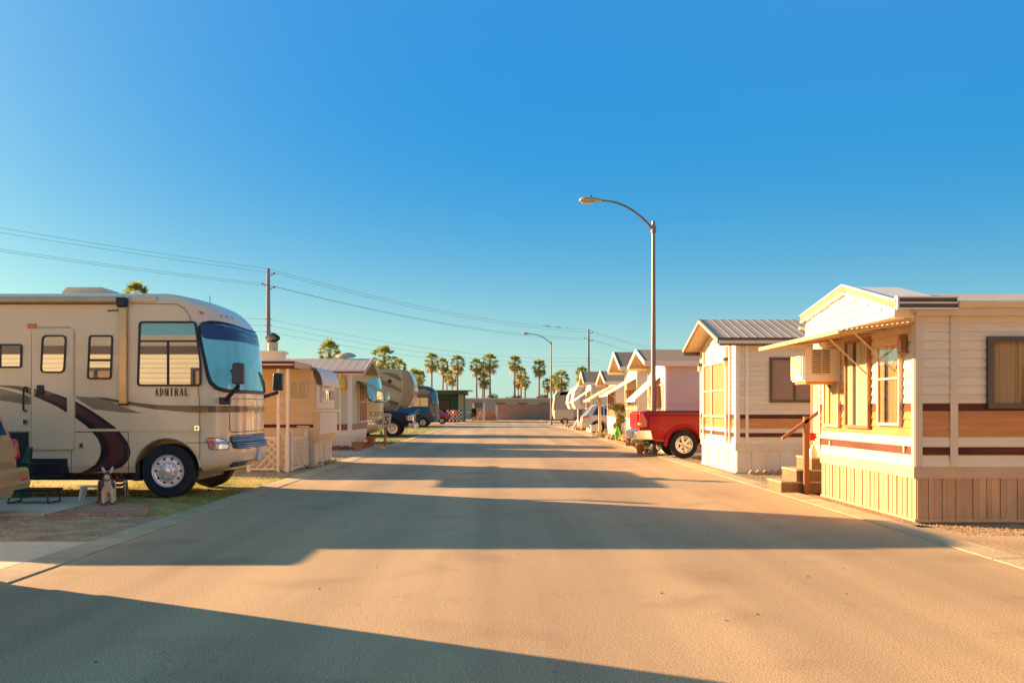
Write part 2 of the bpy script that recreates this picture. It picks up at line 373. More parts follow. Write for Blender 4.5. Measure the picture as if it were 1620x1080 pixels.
def scatter_grass(name, label, regions, mat, seed=3):
    rnd = random.Random(seed); mb = MB(); vs = mb.v; fs = mb.f
    for (x0, x1, y0, y1, n, h, keep) in regions:
        for _ in range(n):
            x = rnd.uniform(x0, x1); y = rnd.uniform(y0, y1)
            if keep and not keep(x, y): continue
            q = mnoise.noise(Vector((x*1.1, y*1.1, 3)))
            if q < -.12 and rnd.random() < .8: continue
            hh = h*rnd.uniform(.4, 1.1)*(1+q*.6); a = rnd.uniform(0, 6.28); wd = hh*.09+.002; le = hh*rnd.uniform(.1, .8)
            dx, dy = math.cos(a)*wd, math.sin(a)*wd; k = len(vs)
            lx, ly = -math.sin(a)*le, math.cos(a)*le
            vs += [Vector((x-dx,y-dy,-.012)), Vector((x+dx,y+dy,-.012)), Vector((x+lx,y+ly,-.012+hh))]; fs.append((k,k+1,k+2))
    me = bpy.data.meshes.new(name); me.from_pydata(vs, [], fs); me.materials.append(mat)
    o = bpy.data.objects.new(name, me); COL.objects.link(o); o['kind'] = 'stuff'; tag(o, label, 'grass'); return o
def in_lawn(x, y):
    if x > XL-.40: return False
    if y < 15.6: return x > -5.7-(y-13.3)*.30 and y > 12.95+(x+4.6)*-.3
    return True
scatter_grass('grass', 'short patchy grass under and beside the tan motorhome', [(-7.5,XL-.4,12.9,20.2,30000,.045,in_lawn), (-12,-7.5,15.6,20,7000,.05,None)], grass_m)
scatter_grass('grass', 'far green lawn beside the left kerb behind the number sign', [(-9,XL-.4,38.4,60,16000,.06,None), (-9,XL-.4,60,84,7000,.07,None)], leafmat('lawn_blade', (.07,.14,.02), (.16,.20,.04)), 5)
scatter_grass('grass', 'small bright grass patch by the right kerb near the white car', [(5.25,8,52.5,55.2,2500,.08,None)], leafmat('lime_blade', (.16,.22,.02), (.26,.28,.04)), 6)

def scatter_stones(name, label, regions, mat, seed=1):
    rnd = random.Random(seed); vs = []; fs = []
    base = [(1,0,0),(-1,0,0),(0,1,0),(0,-1,0),(0,0,1),(0,0,-.4)]; bf = [(0,2,4),(2,1,4),(1,3,4),(3,0,4)]
    for (x0, x1, y0, y1, n, r, z) in regions:
        for _ in range(n):
            x = rnd.uniform(x0, x1); y = rnd.uniform(y0, y1); rr = r*rnd.uniform(.4, 1.3); a = rnd.uniform(0, 6.28); k = len(vs)
            c, s_ = math.cos(a), math.sin(a)
            for (bx, by, bz) in base:
                jx, jy, jz = bx*rnd.uniform(.6, 1.2), by*rnd.uniform(.6, 1.2), bz*rnd.uniform(.5, .9)
                vs.append((x+(jx*c-jy*s_)*rr, y+(jx*s_+jy*c)*rr, z+jz*rr))
            fs += [[i+k for i in f] for f in bf]
    me = bpy.data.meshes.new(name); me.from_pydata(vs, [], fs); me.materials.append(mat)
    o = bpy.data.objects.new(name, me); COL.objects.link(o); o['kind'] = 'stuff'; tag(o, label, 'gravel'); return o
scatter_stones('gravel', 'loose grey gravel between the driveway and the concrete pad', [(-9,XL-.38,10.4,13.0,15000,.014,-.01)], stone_m)
scatter_stones('gravel', 'loose gravel in front of the tan trailer on the left', [(-9,XL-.38,20.4,30.5,7000,.02,-.01)], stone_m, 2)
scatter_stones('gravel', 'loose tan gravel along the near right home skirt and yard', [(5.24,5.5,12,16.5,1800,.014,-.008),(5.26,10,19.3,28.5,6000,.02,-.01),(5.6,9,11.2,12.25,2200,.014,-.025)], M('tan_stone',(.44,.30,.18),.85,0,.4,3.1), 3)
scatter_stones('road_debris', 'scattered dark pebbles and bits lying on the asphalt', [(XL,XR,5,12,40,.011,.002),(XL,XR,12,40,50,.015,.002)], M('debris',(.08,.06,.045),.9), 4)

# red pavers, each one a piece
pav = struct(sheet('paver_patio', [(-6.41,13.06),(-5.0,13.06),(-5.55,14.7),(-6.41,14.7)], -.008, gravel_bed))
for r_ in range(16):
    for c_ in range(8):
        x = -6.39+c_*.205+(.1 if r_ % 2 else 0); y = 13.07+r_*.103
        if x+.2 > -4.95-(y-13.06)*.36: continue
        z = .02+random.uniform(-.004, .004)
        MB().box(x, x+.195, y, y+.096, -.02, z).build('paver', paver_m, pav, bev=.006)

# ================================================================ WHEELS
polished = M('polished_wheel', (.86,.85,.82), .28, .5, .05)
def wheel(parent, x, y, z, r, wd, side, style='truck'):
    """axis along y; side = -1 when the outer face looks to -y"""
    s = side; p = [(r*.62, 0), (r*.80, .01), (r*.93, .0), (r*.985, .02), (r, .05), (r, wd-.05), (r*.98, wd-.02), (r*.9, wd), (r*.6, wd)]
    t = MB().lathe([(a, -s*h) for a, h in p+[p[0]]], (x, y, z), 'y', 40, caps=False)
    to = t.build('tyre', rubber, parent, smooth=35)
    # tread blocks
    tr = MB()
    for k in range(44):
        a = 2*math.pi*k/44; c, q = math.cos(a), math.sin(a); tx, tz = -q, c
        for (h0, h1) in ((.05, wd*.45), (wd*.55, wd-.05)):
            ro, hw = r+.006, r*.05
            vs = [(x+c*rr+tx*e, y-s*h, z+q*rr+tz*e) for rr in (r-.004, ro) for e in (-hw, hw) for h in (h0, h1)]
            tr.add(vs, [(0,1,3,2),(4,5,7,6),(0,1,5,4),(2,3,7,6),(0,2,6,4),(1,3,7,5)])
    tr.build('tread', rubber, to, kind='stuff')
    rr = r*.62
    if style == 'bus':
        rim = MB().lathe([(rr, .02), (rr*.97, -.012), (rr*.92, -.005), (rr*.88, .015), (rr*.60, .03), (rr*.52, -.02), (rr*.40, -.035), (rr*.30, -.035), (rr*.26, -.075), (rr*.08, -.085), (0.001, -.085)], (0,0,0), 'y', 40)
        rim.v = [Vector((x+v.x, y+s*-1*v.y if s < 0 else y-v.y, z+v.z)) for v in rim.v]
        if s < 0: rim.v = [Vector((v.x, 2*y-(v.y) if False else v.y, v.z)) for v in rim.v]
        ro = rim.build('rim', polished, parent, smooth=40)
        for k in range(10):
            a = 2*math.pi*k/10; c, q = math.cos(a), math.sin(a)
            MB().lathe([(rr*.075, .0), (rr*.075, s*.012)], (x+c*rr*.74, y-s*.022, z+q*rr*.74), 'y', 12).build('vent_hole', black_trim, ro)
            MB().lathe([(rr*.05, 0), (rr*.05, s*.05), (rr*.03, s*.06)], (x+c*rr*.46, y+s*.02, z+q*rr*.46), 'y', 6).build('lug_nut', chrome, ro)
    else:
        n = 6 if style == 'truck' else 5
        rim = MB().lathe([(rr*1.0, -s*.0), (rr*1.02, s*.014), (rr*.93, s*.012), (rr*.88, -s*.05), (rr*.5, -s*.07), (.001, -s*.07)], (x, y, z), 'y', 32, caps=False)
        ro = rim.build('rim', alloy, parent, smooth=40)
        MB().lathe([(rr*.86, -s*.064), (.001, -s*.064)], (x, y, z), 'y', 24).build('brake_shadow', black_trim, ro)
        for k in range(n):
            a = 2*math.pi*(k+.25)/n; m = Matrix.Translation((x, y, z)) @ Matrix.Rotation(a, 4, 'Y')
            w0, w1 = rr*.20, rr*.15
            MB(m).add([(rr*.1,-s*.05,-w0),(rr*.1,-s*.05,w0),(rr*.93,-s*.05,w1),(rr*.93,-s*.05,-w1),(rr*.1,s*.0,-w0*.8),(rr*.1,s*.0,w0*.8),(rr*.93,s*.008,w1*.8),(rr*.93,s*.008,-w1*.8)],
                [(0,1,2,3),(4,5,6,7),(0,1,5,4),(1,2,6,5),(2,3,7,6),(3,0,4,7)]).build('spoke', alloy, ro)
        MB().lathe([(rr*.26, -s*.03), (rr*.25, s*.012), (rr*.12, s*.02), (.001, s*.02)], (x, y, z), 'y', 20).build('hub_cap', alloy, ro, smooth=40)
    return to

def rpoly(pts, r, n=4):
    """polygon with rounded corners"""
    out = []; m = len(pts)
    for i in range(m):
        p = Vector(pts[i]).to_3d(); a = (Vector(pts[i-1]).to_3d()-p); b = (Vector(pts[(i+1) % m]).to_3d()-p)
        rr = min(r, a.length*.45, b.length*.45); a = p+a.normalized()*rr; b = p+b.normalized()*rr
        for k in range(n+1):
            t = k/n; q = a*(1-t)**2+p*2*t*(1-t)+b*t*t; out.append((q.x, q.y))
    return out
def rwin(parent, pts, y, r, fw, fmat, gmat, dep=.02, name='window', bars=(), panes=None):
    """framed rounded window on a plane y=const that faces -y; pts are (x,z)"""
    cx = sum(p[0] for p in pts)/len(pts); cz = sum(p[1] for p in pts)/len(pts)
    def inset(p): dx = cx-p[0]; dz = cz-p[1]; return (p[0]+math.copysign(min(fw, abs(dx)), dx), p[1]+math.copysign(min(fw, abs(dz)), dz))
    o = rpoly(pts, r); i = rpoly([inset(p) for p in pts], max(r-fw, .01)); n = len(o); mb = MB()
    vs = [(p[0], y-dep, p[1]) for p in o]+[(p[0], y-dep, p[1]) for p in i]+[(p[0], y, p[1]) for p in o]+[(p[0], y, p[1]) for p in i]
    fs = []
    for k in range(n):
        q = (k+1) % n; fs += [(k, q, n+q, n+k), (2*n+k, 2*n+q, q, k), (n+k, n+q, 3*n+q, 3*n+k), (2*n+k, 3*n+k, 3*n+q, 2*n+q)]
    mb.add(vs, fs); w_ = mb.build(name, fmat, parent)
    MB().prism(i, 'y', y-dep*.35, y-dep*.1).build('pane', gmat, w_)
    for (x0, x1, z0, z1) in bars: MB().box(x0, x1, y-dep*.95, y-dep*.2, z0, z1).build('mullion', fmat, w_)
    return w_

# ================================================================ MOTORHOMES
NE = 3.5
XFT = [(0.42, -0.51), (0.5, -0.27), (0.6, -0.14), (0.72, -0.11), (0.9, -0.12), (0.935, -0.17), (1.3, -0.17), (1.8, -0.17), (2.3, -0.23), (2.82, -0.31), (2.97, -0.36), (3.126, -0.48), (3.25, -0.62), (3.33, -0.75), (3.39, -0.95), (3.43, -1.17), (3.45, -1.42)]
def lerp_t(t, z):
    if z <= t[0][0]: return t[0][1]
    for (a, p), (b, q) in zip(t, t[1:]):
        if z <= b: return p+(q-p)*(z-a)/(b-a)
    return t[-1][1]
def rvW(z): return 1.27-(.0 if z < 3.2 else .17*(1-math.sqrt(max(0, 1-((z-3.2)/.25)**2))))-(.06*(.55-z)/.13 if z < .55 else 0)
def rvS(phi, z, off=0):
    def raw(p, q):
        b = lerp_t(XFT, q)+1.43; W = rvW(q); c = max(0, math.cos(p)); s = math.sin(p)
        return Vector((-1.43+b*c**(2/NE), W*math.copysign(abs(s)**(2/NE), s), q))
    P = raw(phi, z)
    if off:
        e = .02; du = raw(min(phi+e, 1.56), z)-raw(max(phi-e, -1.56), z); dv = raw(phi, z+e)-raw(phi, z-e)
        N = du.cross(dv).normalized()
        if N.x < -.2 or (abs(N.x) < .2 and N.y*P.y < 0): N = -N
        P = P+N*off
    return P
def nosepatch(parent, name, mat, p0, p1, zb, zt, off, n=7, tilt=0, rings=7, m=48, sm=60):
    """rounded patch lying on the curved nose; p0/p1 may be (bottom, top) pairs"""
    p0 = p0 if isinstance(p0, tuple) else (p0, p0); p1 = p1 if isinstance(p1, tuple) else (p1, p1); zt = zt if isinstance(zt, tuple) else (zt, zt, zt)
    def at(s, t):
        v = (t+1)/2; a = p0[0]+(p0[1]-p0[0])*v; b = p1[0]+(p1[1]-p1[0])*v; u = (s+1)/2
        top = zt[0]+(zt[1]-zt[0])*min(1, u*2) if u < .5 else zt[1]+(zt[2]-zt[1])*(u*2-1)
        return rvS(a+(b-a)*u, zb+(top-zb)*v, off)
    rows = []
    for k in range(1, rings+1):
        rr = k/rings; row = []
        for j in range(m):
            th = 2*math.pi*j/m; c, s = math.cos(th), math.sin(th); q = (abs(c)**n+abs(s)**n)**(-1/n)*rr
            row.append(at(c*q, s*q))
        rows.append(row)
    mb = MB(); mb.grid(rows, closed=True); ctr = len(mb.v); mb.v.append(at(0, 0)); mb.f += [(ctr, j, (j+1) % m) for j in range(m)]
    return mb.build(name, mat, parent, smooth=sm)

def motorhome(label, loc, body_m, cap_m, back=-10.2, wheels=(-1.34, -7.4), group=None, wind=None):
    root = thing('motorhome', label, 'motorhome', loc, 0, group)
    zs = [.42,.46,.5,.55,.6,.66,.72,.8,.88,.91,.935,1.1,1.3,1.5,1.8,2.0,2.2,2.4,2.6,2.8,2.9,3.0,3.08,3.15,3.2,3.25,3.3,3.34,3.38,3.41,3.43,3.445]
    rows = []
    for z in zs:
        W = rvW(z); row = [Vector((back, -W, z)), Vector((back+.05, -W, z))]
        m = 36
        for k in range(m+1): row.append(rvS(-math.pi/2+math.pi*k/m, z))
        row += [Vector((back+.05, W, z)), Vector((back, W, z))]; rows.append(row)
    mb = MB(); mb.grid(rows, closed=True); n = len(rows[0]); mb.f += [list(range(n)), list(range((len(zs)-1)*n, len(zs)*n))]
    b = mb.build('body', body_m, root, smooth=35)
    cs = []
    for x in wheels:
        for s in (-1, 1):
            c = MB().lathe([(.56, -.5), (.56, .5)], (x, s*1.27, .44), 'y', 40); cs.append(c)
    cut(b, cs)
    for x in wheels:
        for s in (-1, 1): wheel(root, x, s*1.235, .45, .45, .26, s, 'bus')
    MB().box(back+.3, -1.0, -.75, .75, .26, .45).build('chassis', black_trim, root)
    # windshield: black surround + glass halves
    nosepatch(root, 'windshield_frame', black_trim, (R(-65), R(-73)), (R(65), R(73)), 1.76, (3.02, 2.93, 3.02), .014)
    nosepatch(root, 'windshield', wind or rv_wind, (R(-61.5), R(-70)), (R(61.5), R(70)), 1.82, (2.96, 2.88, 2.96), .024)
    return root, b

def RX(px): return X(px, 15.6)+4.27
def RZ(py): return Z(py, 15.6)
def seam(root, pts, y=-1.272, t=.006, mat=None, name='panel_seam'):
    mb = MB(); mb.tube([(a, y, b) for a, b in pts], t, 4); return mb.build(name, mat or rv_seam, root)
rv_seam = M('seam_brown', (.16, .10, .05), .6)

tint_m = M('tint_band_glass', (.05, .085, .16), .05, 0, .15, .8, spec=.4)
rv, rvb = motorhome('tan motorhome with maroon swoosh parked nose to the road', (-4.27, 16.87, 0), rv_tan, rv_cap)
NY = -1.27
nosepatch(rv, 'tint_band', tint_m, (R(-67), R(-69)), (R(67), R(69)), 2.66, (2.945, 2.865, 2.945), .029, n=9)
# --- painted swoosh ribbons (flat print)
def ribbon(root, name, outer, inner, f0, f1, mat, y):
    n = 40
    def res(pl):
        pl = [Vector((RX(a), 0, RZ(b))) for a, b in pl]; d = [0]
        for a, b in zip(pl, pl[1:]): d.append(d[-1]+(b-a).length)
        out = []
        for k in range(n):
            t = d[-1]*k/(n-1); i = max(j for j in range(len(d)) if d[j] <= t+1e-9); i = min(i, len(pl)-2)
            out.append(pl[i].lerp(pl[i+1], (t-d[i])/(d[i+1]-d[i])))
        return out
    o, i = res(outer), res(inner); mb = MB()
    mb.grid([[o[k].lerp(i[k], f0)+Vector((0, y, 0)) for k in range(n)], [o[k].lerp(i[k], f1)+Vector((0, y, 0)) for k in range(n)]])
    return mb.build(name, mat, root)
OUT = [(-30,606),(0,609),(24,610),(48,613),(72,617),(96,625),(115.5,632.5),(135,643),(154,655),(168.5,665.5),(184,676.6),(192.6,686.7),(202,698.7),(207,710.7),(206.5,720),(202,730),(192.6,738.4),(178,743),(154,746.5),(126.4,748)]
INN = [(-30,606),(24,615),(41,620.5),(55,626.5),(72,634),(91.5,643),(106,652),(115.5,658),(135,672),(142,679),(149,686.7),(156.5,696),(160,708),(159,720),(151.7,733.6),(139.6,742),(126.4,748)]
sw = ribbon(rv, 'swoosh_decal', OUT, INN, 0, 1, charcoal, NY-.003)
ribbon(rv, 'swoosh_fill', OUT, INN, .20, .68, maroon, NY-.005)
def decal(root, name, pts, mat, y=NY-.0025): return MB().poly([(RX(a), y, RZ(b)) for a, b in pts]).build(name, mat, root)
decal(rv, 'stripe_decal', [(-60,606),(0,614),(30,622),(52,629),(76,642),(40,639),(0,633),(-60,626)], grey_decal)
decal(rv, 'stripe_decal', [(118,626),(145,628.5),(170,632),(197,644.5),(226,653.5),(190,652),(149,647),(130,636)], grey_decal)
decal(rv, 'stripe_decal', [(146,627),(168,629),(188,632.5),(215,636.5),(244,640),(280,641.2),(RX and 330,641.8),(330,652),(280,650.5),(244,647),(215,642),(188,637.5),(165,632)], bronze_decal)
nosepatch(rv, 'stripe_decal', bronze_decal, R(-83), R(83), Z(652,15.7), Z(641.8,15.7), .010, n=30, rings=8, m=96)
# --- lettering ADMIRAL in narrow didone strokes
def didone(root, word, px0, px1, py0, py1, y, mat):
    n = len(word); wd = (RX(px1)-RX(px0)); cw = wd/(n-.25); z0, z1 = RZ(py1), RZ(py0); h = z1-z0; tk = cw*.26; th = h*.07
    for i, ch in enumerate(word):
        x = RX(px0)+i*cw; q = cw*.72; mb = MB()
        def st(a, b, t): # stroke from a to b (unit square), thickness t horizontally
            mb.prism([(x+a[0]*q-t/2, z0+a[1]*h), (x+a[0]*q+t/2, z0+a[1]*h), (x+b[0]*q+t/2, z0+b[1]*h), (x+b[0]*q-t/2, z0+b[1]*h)], 'y', y-.003, y)
        def hr(u0, u1, v): mb.prism([(x+u0*q, z0+v*h-th/2), (x+u1*q, z0+v*h-th/2), (x+u1*q, z0+v*h+th/2), (x+u0*q, z0+v*h+th/2)], 'y', y-.0036, y-.0005)
        if ch == 'A': st((.05,0),(.5,1),th*.7); st((.86,0),(.5,1),tk); hr(.2,.75,.36); hr(-.05,.2,.02); hr(.6,1.05,.02)
        if ch == 'D': st((.2,0),(.2,1),tk); st((.86,.22),(.86,.78),tk); st((.35,0.03),(.86,.24),th*2); st((.86,.76),(.35,.97),th*2); hr(-.05,.45,.02); hr(-.05,.45,.98)
        if ch == 'M': st((.08,0),(.08,1),th*.7); st((.2,1),(.5,.05),tk*.8); st((.5,.05),(.85,1),th*.7); st((.9,0),(.9,1),tk); hr(-.08,.25,.02); hr(.7,1.08,.02)
        if ch == 'I': st((.5,0),(.5,1),tk); hr(.2,.8,.02); hr(.2,.8,.98)
        if ch == 'R': st((.2,0),(.2,1),tk); st((.8,.6),(.8,.9),tk*.9); hr(.2,.8,.97); hr(.2,.8,.53); st((.55,.53),(.92,0),tk*.9); hr(-.05,.42,.02)
        if ch == 'L': st((.25,0),(.25,1),tk); hr(0,.9,.03); st((.9,0),(.9,.3),th); hr(0,.5,.98)
        mb.build('letter', mat, root)
didone(rv, 'ADMIRAL', 245, 298, 614, 626, NY-.003, M('letter_brown', (.06,.045,.025), .5))
# --- side windows
mirror_glass = M('rv_mirror_glass', (.40, .42, .38), .02, .8, .08, .5)
yy = NY-.001
w1 = rwin(rv, [(RX(217),RZ(611)),(RX(319),RZ(611)),(RX(319),RZ(575)),(RX(311),RZ(508)),(RX(220),RZ(508))], yy, .07, .035, black_trim, mirror_glass, bars=((RX(221),RX(313),RZ(541),RZ(538)),(RX(264.5),RX(268),RZ(609),RZ(541))))
rwin(rv, [(RX(138),RZ(600)),(RX(177),RZ(600)),(RX(179.5),RZ(530)),(RX(141),RZ(530))], yy, .06, .03, black_trim, mirror_glass, bars=((RX(142),RX(176),RZ(571.5),RZ(568)),))
rwin(rv, [(RX(-40),RZ(582)),(RX(35),RZ(582)),(RX(36),RZ(544)),(RX(-40),RZ(544))], yy, .05, .03, black_trim, mirror_glass, bars=((RX(0),RX(2.5),RZ(580),RZ(546)),))
# --- entry door
door = MB().box(RX(51), RX(117), NY-.022, NY+.01, RZ(711), RZ(519)).build('door', rv_tan, rv, bev=.02)
rwin(door, [(RX(65),RZ(590)),(RX(104),RZ(590)),(RX(107),RZ(530)),(RX(68),RZ(530))], NY-.023, .09, .028, black_trim, mirror_glass)
MB().box(RX(60), RX(71), NY-.05, NY-.02, RZ(625), RZ(609)).build('door_handle', black_trim, door, bev=.01)
seam(door, [(RX(50),RZ(712)),(RX(50),RZ(528)),(RX(53),RZ(519)),(RX(59),RZ(517.5)),(RX(110),RZ(517.5)),(RX(116),RZ(521)),(RX(118),RZ(530)),(RX(118),RZ(712)),(RX(50),RZ(712))], NY-.004, .012, cream_trim, 'door_frame')
decal(door, 'swoosh_decal', [(55,614.5),(72,617),(96,625),(107,629.5),(107,652.5),(91.5,643),(72,634),(55,626.5)], charcoal, NY-.024)
decal(door, 'swoosh_fill', [(55,617.5),(72,620.7),(96,629),(107,634.5),(107,645.5),(91.5,637),(72,628.7),(55,622.5)], maroon, NY-.026)
MB().tube([(RX(41),NY,RZ(612)),(RX(40.5),NY-.06,RZ(614)),(RX(40),NY-.065,RZ(630)),(RX(40),NY-.06,RZ(648)),(RX(41),NY,RZ(650))], .018, 8).build('grab_handle', black_trim, rv, smooth=40)
MB().box(RX(44), RX(58), NY-.03, NY, RZ(519.5), RZ(512)).build('porch_light', amber, rv, bev=.008)
# --- basement compartments, rub rail, latches
MB().box(-8.5, RX(316), NY-.012, NY, RZ(682), RZ(678)).build('rub_rail', rv_tan, rv, bev=.004)
for (a, b) in ((113, 203), (-70, 46)):
    seam(rv, [(RX(a),RZ(683)),(RX(b),RZ(683)),(RX(b),RZ(749)),(RX(a),RZ(749)),(RX(a),RZ(683))])
seam(rv, [(RX(316),RZ(752)),(RX(316),RZ(640)),(RX(314),RZ(618)),(RX(312),RZ(560)),(RX(300),RZ(500)),(RX(292),RZ(488)),(RX(280),RZ(481)),(RX(206),RZ(480))], t=.005)
seam(rv, [(RX(203),RZ(683)),(RX(203),RZ(748))])
for (a, b) in ((129, 704), (311.5, 677), (40, 667)):
    l_ = MB().box(RX(a-4.5), RX(a+4.5), NY-.016, NY, RZ(b+4.5), RZ(b-4.5)).build('latch', chrome, rv, bev=.01)
    MB().lathe([(.02,0),(.015,-.012)], (RX(a), NY-.016, RZ(b)), 'y', 10).build('lock', dark_metal, l_)
MB().box(RX(-60), RX(45), NY-.004, NY+.01, RZ(747), RZ(684)).build('open_bay', dark_metal, rv)
# arch lip
arc = [(RX(264)+.57*math.cos(R(a)), NY-.006, .44+.57*math.sin(R(a))) for a in range(8, 174, 6)]
MB().tube(arc, .018, 6).build('wheel_arch_lip', rv_tan, rv, smooth=60)
MB().box(RX(208), RX(219), -1.2, -.75, .28, .62).build('mud_flap', dark_metal, rv)
# --- step well
MB().box(RX(49), RX(107), NY-.003, NY+.2, RZ(750), RZ(725)).build('step_well', black_trim, rv)
stp = MB().box(RX(40), RX(105), NY-.30, NY+.05, RZ(753), RZ(750)).build('entry_step', dark_metal, rv, bev=.008)
MB().tube([(RX(40),NY-.3,RZ(751)),(RX(42),NY-.28,RZ(732)),(RX(104),NY-.28,RZ(732)),(RX(98),NY-.3,RZ(751))], .018, 6).build('step_rail', dark_metal, stp)
# --- awning roller and arm
ar = MB(); ar.tube([(-8.6,NY-.07,RZ(474.5)),(RX(188),NY-.07,RZ(474.5))], .055, 12); ar.build('awning_roller', M('awning_pale',(.50,.43,.34),.5,.2,.1,3), rv, smooth=50)
MB().box(-8.6, RX(186), NY-.035, NY, RZ(481.5), RZ(478.5)).build('awning_valance', brown_frame, rv)
arm = MB().box(RX(190.5), RX(203), NY-.075, NY-.005, RZ(639), RZ(485)).build('awning_arm', gold_metal, rv, bev=.012)
MB().box(RX(188), RX(204), NY-.13, NY-.0, RZ(487), RZ(471)).build('arm_bracket', black_trim, arm, bev=.03)
MB().box(RX(189.5), RX(204), NY-.08, NY-.004, RZ(641), RZ(638)).build('arm_foot', dark_metal, arm, bev=.008)
MB().tube([(RX(192),NY-.06,RZ(491)),(RX(174),NY-.09,RZ(492.5))], .012, 5).build('arm_latch', dark_metal, arm)
MB().box(RX(204), RX(248), NY-.022, NY+.02, RZ(477.5), RZ(469)).build('roof_rail', rv_white, rv, bev=.01)
# --- roof air conditioner, vent, antenna
ac = MB(); 
def lx(px): return X(px, 16.5)+4.27
prof = [(lx(96),3.44),(lx(98),3.58),(lx(105),3.655),(lx(160),3.655),(lx(176),3.58),(lx(192),3.46),(lx(192),3.44)]
ac.prism(prof, 'y', -.36, .36); ac.build('air_conditioner', rv_white, rv, bev=.04)
MB().prism([(lx(28),3.44),(lx(30),3.475),(lx(55),3.475),(lx(64),3.44)], 'y', -.3, .3).build('roof_vent', rv_white, rv, bev=.01)
MB().tube([(lx(328),-.2,3.34),(lx(327),-.2,3.52)], .006, 5).build('antenna', dark_metal, rv)
# --- lights on the cap
nosepatch(rv, 'marker_light', amber, R(-64), R(-58.5), 3.085, 3.135, .02, n=3, rings=3, m=16)
for k in (-9, 0, 9): nosepatch(rv, 'marker_light', amber, R(-24+k*1.1-2.2), R(-24+k*1.1+2.2), 3.06, 3.10, .02, n=3, rings=3, m=16)
# --- headlamp, grille, hood panel, bumper
for s in (1, -1):
    h = nosepatch(rv, 'headlight', clear_lens, s*R(-66.5), s*R(-47), .815, (1.01, .99, .97), .012, n=5, rings=5, m=36)
    nosepatch(h, 'turn_signal', amber, s*R(-66.2), s*R(-60.5), .825, 1.0, .016, n=4, rings=4, m=24)
    nosepatch(h, 'headlight_bezel', M('bezel_brown',(.13,.09,.055),.4), s*R(-67.5), s*R(-46), .80, (1.025, 1.0, .985), .006, n=5, rings=5, m=36)
nosepatch(rv, 'grille', black_trim, R(-42), R(42), .805, 1.05, .006, n=10, rings=4, m=48)
for k in range(7):
    z = .825+k*.034; a = 40-(0 if k > 3 else (4-k)*1.2)
    MB().tube([rvS(R(-a+2*a*j/20), z, .012) for j in range(21)], .006, 5).build('grille_bar', chrome, rv)
hp = [rvS(R(-42), z, .004) for z in (1.13, 1.3, 1.5, 1.64)]+[rvS(R(-40+80*j/16), 1.67, .004) for j in range(17)]+[rvS(R(42), z, .004) for z in (1.64, 1.5, 1.3, 1.13)]+[rvS(R(40-80*j/16), 1.10, .004) for j in range(17)]
MB().tube(hp+[hp[0]], .006, 4).build('hood_seam', rv_seam, rv)
MB().tube([rvS(R(-85+170*j/40), .925, .004) for j in range(41)], .006, 4).build('bumper_seam', rv_seam, rv)
MB().box(-.3, -.085, -.2, .0, .56, .80).build('front_plate', M('plate_pale',(.55,.58,.62),.4,0,.1), rv, bev=.005)
vent = nosepatch(rv, 'bumper_vent', dark_metal, R(-38), R(20), .50, .60, .004, n=6, rings=4, m=32)
for k in range(5): MB().tube([rvS(R(-36+54*j/12), .51+k*.02, .012) for j in range(13)], .006, 4).build('vent_bar', chrome, vent)
MB().box(RX(326), RX(337), NY+.01, NY+.06, RZ(697), RZ(693)).build('side_marker', amber, rv, bev=.006)
# --- wipers and mirrors
for s, p in ((-1, -30), (1, 12)):
    MB().tube([rvS(R(p), 1.80, .03), rvS(R(p-3), 1.98, .05), rvS(R(p-9), 2.16, .03)], .014, 5).build('wiper', black_trim, rv)
for s in (-1, 1):
    arm0 = rvS(s*R(62), 1.66, .0) if s < 0 else rvS(R(-8), 1.66, 0)
    if s < 0:
        base = Vector((RX(357), NY-.02, RZ(633))); kn = Vector((RX(385), NY-.30, RZ(611))); top = kn+Vector((0, -.0, .06))
    else:
        base = rvS(R(58), 1.66, .01); kn = base+Vector((.42, .28, .16)); top = kn+Vector((0, 0, .06))
    mr = MB().tube([base, kn], [.04, .032], 8); mr = mr.build('mirror_arm', black_trim, rv, smooth=50)
    MB().box(base.x-.10, base.x+.08, base.y-.04, base.y+.08, base.z-.07, base.z+.05).build('arm_mount', black_trim, mr, bev=.015)
    c = kn+Vector((0, 0, .21))
    MB().prism(rpoly([(c.x-.10, c.z-.18), (c.x+.10, c.z-.18), (c.x+.095, c.z+.17), (c.x-.085, c.z+.17)], .05), 'y', c.y-.07, c.y+.07).build('mirror', M('mirror_shell',(.045,.05,.055),.4), mr, bev=.02, smooth=40)

# ================================================================ NEAR LEFT SMALL THINGS
# --- donkey statue drawing a little cart
def skin_mesh(name, pts, edges, rad, mat, parent, sub=2):
    me = bpy.data.meshes.new(name); me.from_pydata(pts, edges, []); o = bpy.data.objects.new(name, me); COL.objects.link(o); o.parent = parent
    sk = o.modifiers.new('skin', 'SKIN'); sk.use_smooth_shade = True
    for i, r in enumerate(rad):
        r = r if isinstance(r, tuple) else (r, r); me.skin_vertices[0].data[i].radius = r
    me.skin_vertices[0].data[0].use_root = True
    su = o.modifiers.new('sub', 'SUBSURF'); su.levels = su.render_levels = sub
    me.materials.append(mat)
    bpy.context.view_layer.update(); nm = bpy.data.meshes.new_from_object(o.evaluated_get(bpy.context.evaluated_depsgraph_get())); o.modifiers.clear(); o.data = nm
    nm.shade_smooth(); return o
don_m = M('statue_white', (.62, .55, .45), .6, 0, .12, 9, bump=.2, bscale=30); don_g = M('statue_grey', (.10, .085, .075), .7, 0, .3, 9)
dk = thing('donkey_statue', 'white garden donkey statue with dark muzzle strap and pricked ears', 'statue', (X(172,14.35), 14.35, .02), R(196))
